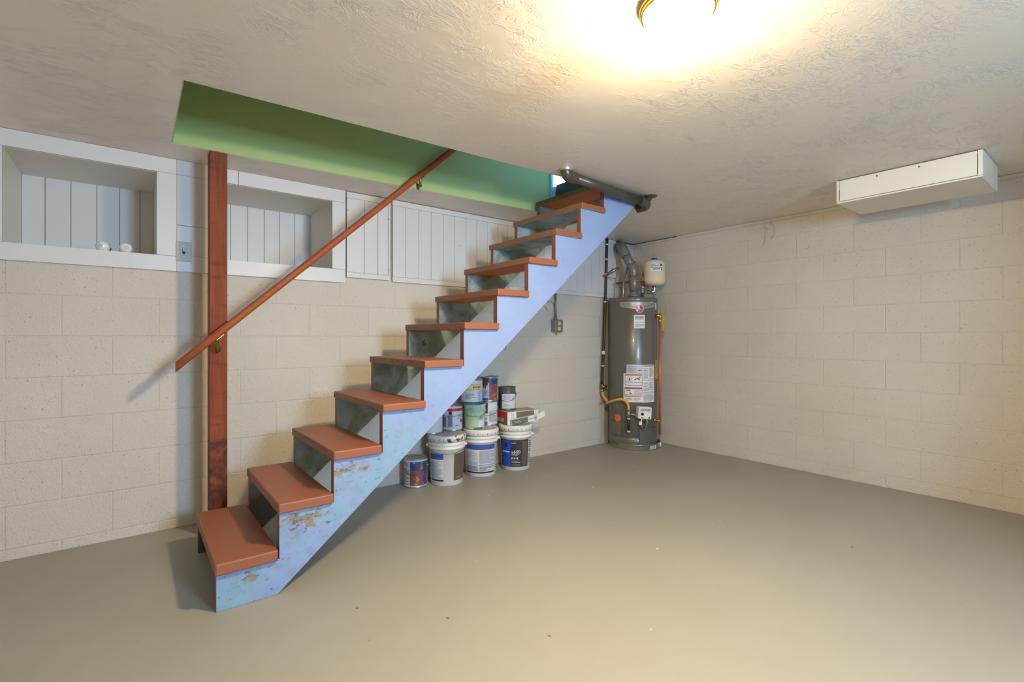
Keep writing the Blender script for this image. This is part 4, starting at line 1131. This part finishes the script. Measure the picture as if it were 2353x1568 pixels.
# on pail 1
ZP = 0.3635
t, rf = can(-0.602, 3.640, ZP, 'grey gallon can mostly hidden behind the blue stringer', 'can_white')
t, rf = can(-0.463, 3.764, ZP, 'grey and white gallon can with red band on the scuffed pail', 'can_white', r=0.080, bail=0.02)
bodypatch(t, rf, 'red_band', M['red'], -1.2, 1.3, 0.148, 0.170); bodypatch(t, rf, 'grey_panel', M['print'], -0.42, 0.05, 0.03, 0.120); bodypatch(t, rf, 'grey_panel', M['print'], -1.2, -0.55, 0.03, 0.105)
cyl_text(MB(), 'C2', 0.032, rf, 0.80, 0.098).build('lettering', M['teal'], t)
MB().disc(rf, 1.05, 0.072, 0.012, 0).build('red_dot', M['red'], t)
fine(MB(), rf, 0.35, 0.75, 0.02, 0.045, 4, 0, 0.0012).build('fine_print', M['print_dark'], t)
MB().disc(rf, -0.15, 0.135, 0.014, 0).build('black_spot', M['black'], t)
# on pail 2
t, rf = can(-0.292, 3.818, ZP, 'pale green paint dripped small pail in the middle of the pile', 'green_pail', r=0.086, h=0.192, top='green_pail', base=None, taper=0.008, bail=0.03, kind='paint_bucket', cat='bucket')
bodypatch(t, rf, 'bare_patch', M['can_white'], 0.35, 1.05, 0.006, 0.075); bodypatch(t, rf, 'teal_stripe', M['teal'], -0.1, 0.85, 0.003, 0.016, 0.0012)
fine(MB(), rf, 0.45, 0.85, 0.075, 0.10, 3, 0, 0.0014).build('fine_print', M['print_dark'], t)
MB().lathe([(0.0875, 0.148), (0.0885, 0.152), (0.0875, 0.156)], 36, caps=(False, False)).build('ring', M['green_pail'], t)
t, rf = can(-0.202, 3.985, ZP, 'navy and white gallon can behind the pale green pail', 'can_white', h=0.194, bail=0.05)
bodypatch(t, rf, 'navy_label', M['navy'], -0.9, 0.05, 0.10, 0.185); bodypatch(t, rf, 'blue_label', M['teal'], -0.9, 0.02, 0.008, 0.035)
b_ = MB()
for k in range(9): b_.patch(rf, -0.32+k*0.035, -0.32+k*0.035+(0.012 if k % 2 else 0.02), 0.045, 0.068, 0, 0.0012)
b_.build('barcode', M['black'], t)
fine(MB(), rf, 0.15, 1.1, 0.03, 0.12, 11, 0, 0.0012).build('fine_print', M['print'], t)
t, rf = can(-0.313, 3.812, ZP+0.193, 'white gallon can with yellow stripes and teal base on the green pail', 'can_white', r=0.0815, top='can_metal', base='teal')
bodypatch(t, rf, 'yellow_stripe', M['yellow'], -1.2, 0.95, 0.108, 0.120); bodypatch(t, rf, 'yellow_stripe', M['yellow'], -1.2, 1.05, 0.145, 0.158); bodypatch(t, rf, 'teal_stripe', M['teal'], -1.3, 1.3, 0.009, 0.020)
q = MB(); fine(q, rf, -0.7, 0.35, 0.035, 0.085, 6, 0, 0.0012, 0.5); fine(q, rf, 0.60, 1.0, 0.028, 0.10, 9, 0, 0.0012, 0.35); q.build('fine_print', M['print'], t)
q = MB()
for k in range(4): q.patch(rf, 0.1+k*0.22, 0.1+k*0.22+0.14, 0.126, 0.139, 0, 0.0012)
q.build('grey_marks', M['print_dark'], t)
t, rf = can(-0.195, 3.983, ZP+0.195, 'gallon can with brown drips and wood picture, highest of the pile', 'can_white', h=0.196, top='can_metal')
bodypatch(t, rf, 'picture', M['picture'], 0.10, 1.15, 0.008, 0.135); bodypatch(t, rf, 'picture_top', M['picture_blue'], 0.10, 1.15, 0.135, 0.185); bodypatch(t, rf, 'blue_stripe', M['royal'], -0.95, 0.04, 0.010, 0.028)
dv = MB()
for (u, w, d_) in ((-0.62, 0.18, 0.06), (-0.45, 0.17, 0.085), (-0.28, 0.16, 0.095), (-0.12, 0.16, 0.07), (0.02, 0.13, 0.045)):
    dv.patch(rf, u-w/2, u+w/2, 0.188-d_*0.75, 0.188, 0, 0.0018)
    aa = [(u-w/2, 0.188-d_*0.75), (u+w/2, 0.188-d_*0.75), (u, 0.188-d_)]
    v = []
    for (uu, z) in aa:
        a2 = -PI/2+uu; v.append(((rf(z)+0.0018)*math.cos(a2), (rf(z)+0.0018)*math.sin(a2), z))
    dv.add(v, [(0, 1, 2)])
dv.build('paint_drip', M['drip'], t)
fine(MB(), rf, -0.8, 0.05, 0.035, 0.09, 8, 0, 0.0012).build('fine_print', M['print'], t)

# cartons on pail 3
ax = Vector(plan(0.842, 0.540)).normalized(); ang = math.atan2(ax.y, ax.x)
bx, by = plan(-0.0367, 3.925)
ZC = 0.3638
cart = thing('carton', 'olive and white printed carton lying on the black labelled pail', 'box', (bx, by, ZC), ang, group='printed cartons on the pail')
W_, D_, H_ = 0.305, 0.160, 0.104
MB().box(0, W_, 0, D_, 0, H_).build('body', [M['card']], cart, bevel=0.0015)
e = 0.0008
MB().box(0.0, W_, -e, 0, 0.0, H_).build('front_face', M['white'], cart)
MB().box(0.085, 0.262, -2*e, -e, 0.040, 0.100).build('olive_panel', M['olive'], cart)
fine_l = MB()
for k in range(3): fine_l.box(0.030, 0.060, -2*e, -e, 0.060+k*0.012, 0.063+k*0.012)
fine_l.build('fine_print', M['print'], cart)
MB().box(-e, 0, 0, D_, 0.0, H_).build('end_face', M['olive'], cart)
MB().box(-2*e, -e, 0.012, D_, 0.055, H_-0.004).build('red_panel', M['red'], cart)
MB().box(-2*e, -e, 0.05, D_-0.01, 0.018, 0.046).build('paper_label', M['card'], cart)
bx2, by2 = plan(-0.0367+0.020+0.54*0.034, 3.925+0.012-0.84*0.034)
c2 = thing('carton', 'narrow white and olive carton with open flap leaning before the larger carton', 'box', (bx2, by2, ZC+0.001), ang, group='printed cartons on the pail')
T2 = Matrix.Rotation(R(-5), 4, 'Y')
MB().box(0.0, 0.25, 0, 0.026, 0.0, 0.046, 0, T2).build('body', M['white'], c2, bevel=0.001)
MB().box(0.0, 0.155, -e, 0, 0.0, 0.044, 0, T2).build('olive_panel', M['olive'], c2)
v, f = text_mesh('slable', 0.026)
MB().add([tuple(T2 @ Vector((x+0.058, -2*e, y+0.021))) for (x, y, z) in v], f).build('lettering', M['print_white'], c2)
v, f = text_mesh('MARAZZI', 0.015) if False else text_mesh('encore', 0.016)
MB().add([tuple(T2 @ Vector((x+0.183, -2*e, y+0.024))) for (x, y, z) in v], f).build('lettering', M['black'], c2)
ring = MB()
for (ra, rb_) in ((0.011, 0.0125), (0.015, 0.017), (0.0, 0.006)):
    vv = []; ff = []
    for k in range(25):
        a = 2*PI*k/24
        for r_ in (ra, rb_): vv.append(tuple(T2 @ Vector((0.229+r_*math.cos(a), -2*e, 0.024+r_*math.sin(a)))))
    for k in range(24): ff.append((2*k, 2*k+1, 2*k+3, 2*k+2))
    ring.add(vv, ff)
ring.build('round_emblem', M['print_dark'], c2)
q = MB()
for k in range(3): q.box(0.098, 0.150, -2*e, -e, 0.012+k*0.008, 0.0135+k*0.008, 0, T2)
q.build('fine_print', M['print'], c2)
T3 = T2 @ Matrix.Translation((0.25, 0, 0.001)) @ Matrix.Rotation(R(-14), 4, 'Y')
MB().box(0.0, 0.088, 0.0, 0.002, 0.0, 0.044, 0, T3).build('flap', M['white'], c2)

t, rf = can(-0.042, 4.085, ZC+H_+0.001, 'dark grey topped can with white text label standing on the carton', 'can_grey', r=0.072, h=0.192, top='can_grey', bail=0.055, base='can_grey')
a = bodypatch(t, rf, 'label', M['can_white'], -0.62, 1.30, 0.016, 0.135)
q = MB(); fine(q, rf, -0.5, 0.5, 0.09, 0.128, 5, 0, 0.0015, 0.35); fine(q, rf, -0.45, 0.45, 0.026, 0.062, 6, 0, 0.0015, 0.35); fine(q, rf, 0.62, 0.95, 0.08, 0.11, 4, 0, 0.0015, 0.35); q.build('fine_print', M['print'], a)
bodypatch(t, rf, 'dark_side', M['label_black'], -1.4, -0.64, 0.012, 0.135)
tabs = MB()
for k in range(5):
    u = -0.75+k*0.42; aa = -PI/2+u
    tabs.lathe([(0.0045, 0), (0.003, 0.003)], 8, mat=Matrix.Translation((0.0725*math.cos(aa), 0.0725*math.sin(aa), 0.160)) @ Matrix.Rotation(aa+PI/2, 4, 'Z') @ Matrix.Rotation(R(90), 4, 'X'))
tabs.build('crimp_tabs', M['chrome'], t)
MB().lathe([(0.0725, 0.140), (0.0740, 0.144), (0.0725, 0.148)], 32, caps=(False, False)).build('ring', M['can_grey'], t)

# ------------------------------------------------------------------ separate pieces become separate parts
def split_loose(o, new):
    bm = bmesh.new(); bm.from_mesh(o.data); bm.verts.ensure_lookup_table()
    seen = set(); comps = []
    for v in bm.verts:
        if v in seen: continue
        st_ = [v]; seen.add(v); comp = []
        while st_:
            a = st_.pop(); comp.append(a.index)
            for e in a.link_edges:
                b = e.other_vert(a)
                if b not in seen: seen.add(b); st_.append(b)
        comps.append(set(comp))
    bm.free()
    me = o.data
    for comp in comps:
        idx = {v: i for i, v in enumerate(sorted(comp))}
        fs = [p for p in me.polygons if p.vertices[0] in comp]
        m2 = bpy.data.meshes.new(new)
        m2.from_pydata([tuple(me.vertices[v].co) for v in sorted(comp)], [], [tuple(idx[v] for v in p.vertices) for p in fs])
        for mt in me.materials: m2.materials.append(mt)
        m2.polygons.foreach_set('use_smooth', [p.use_smooth for p in fs])
        q = bpy.data.objects.new(new, m2); COL.objects.link(q)
        q.parent = o.parent; q.matrix_parent_inverse = o.matrix_parent_inverse.copy(); q.location = o.location; q.rotation_euler = o.rotation_euler
    bpy.data.objects.remove(o)
for o in list(bpy.data.objects):
    n = o.name.split('.')[0]
    new = {'handle_ears': 'handle_ear', 'hood_legs': 'hood_leg', 'vent_seams': 'vent_seam', 'valve_ports': 'valve_port', 'igniter_leads': 'igniter_lead'}.get(n)
    if new: split_loose(o, new)

# ------------------------------------------------------------------ tiny printed marks and the like stay joined
for o in list(bpy.data.objects):
    if o.type == 'MESH' and o.parent is not None and 'kind' not in o.keys():
        n = o.name.split('.')[0]
        if n in ('fine_print', 'dark_print', 'frames', 'red_marks', 'black_marks', 'orange_bars', 'lid_slots', 'label_print', 'grey_marks', 'barcode', 'icons', 'crimp_tabs', 'paint_splashes', 'printed_mark', 'outline', 'valve_print', 'slots', 'screw_heads', 'pipe_tape'):
            o['kind'] = 'stuff'
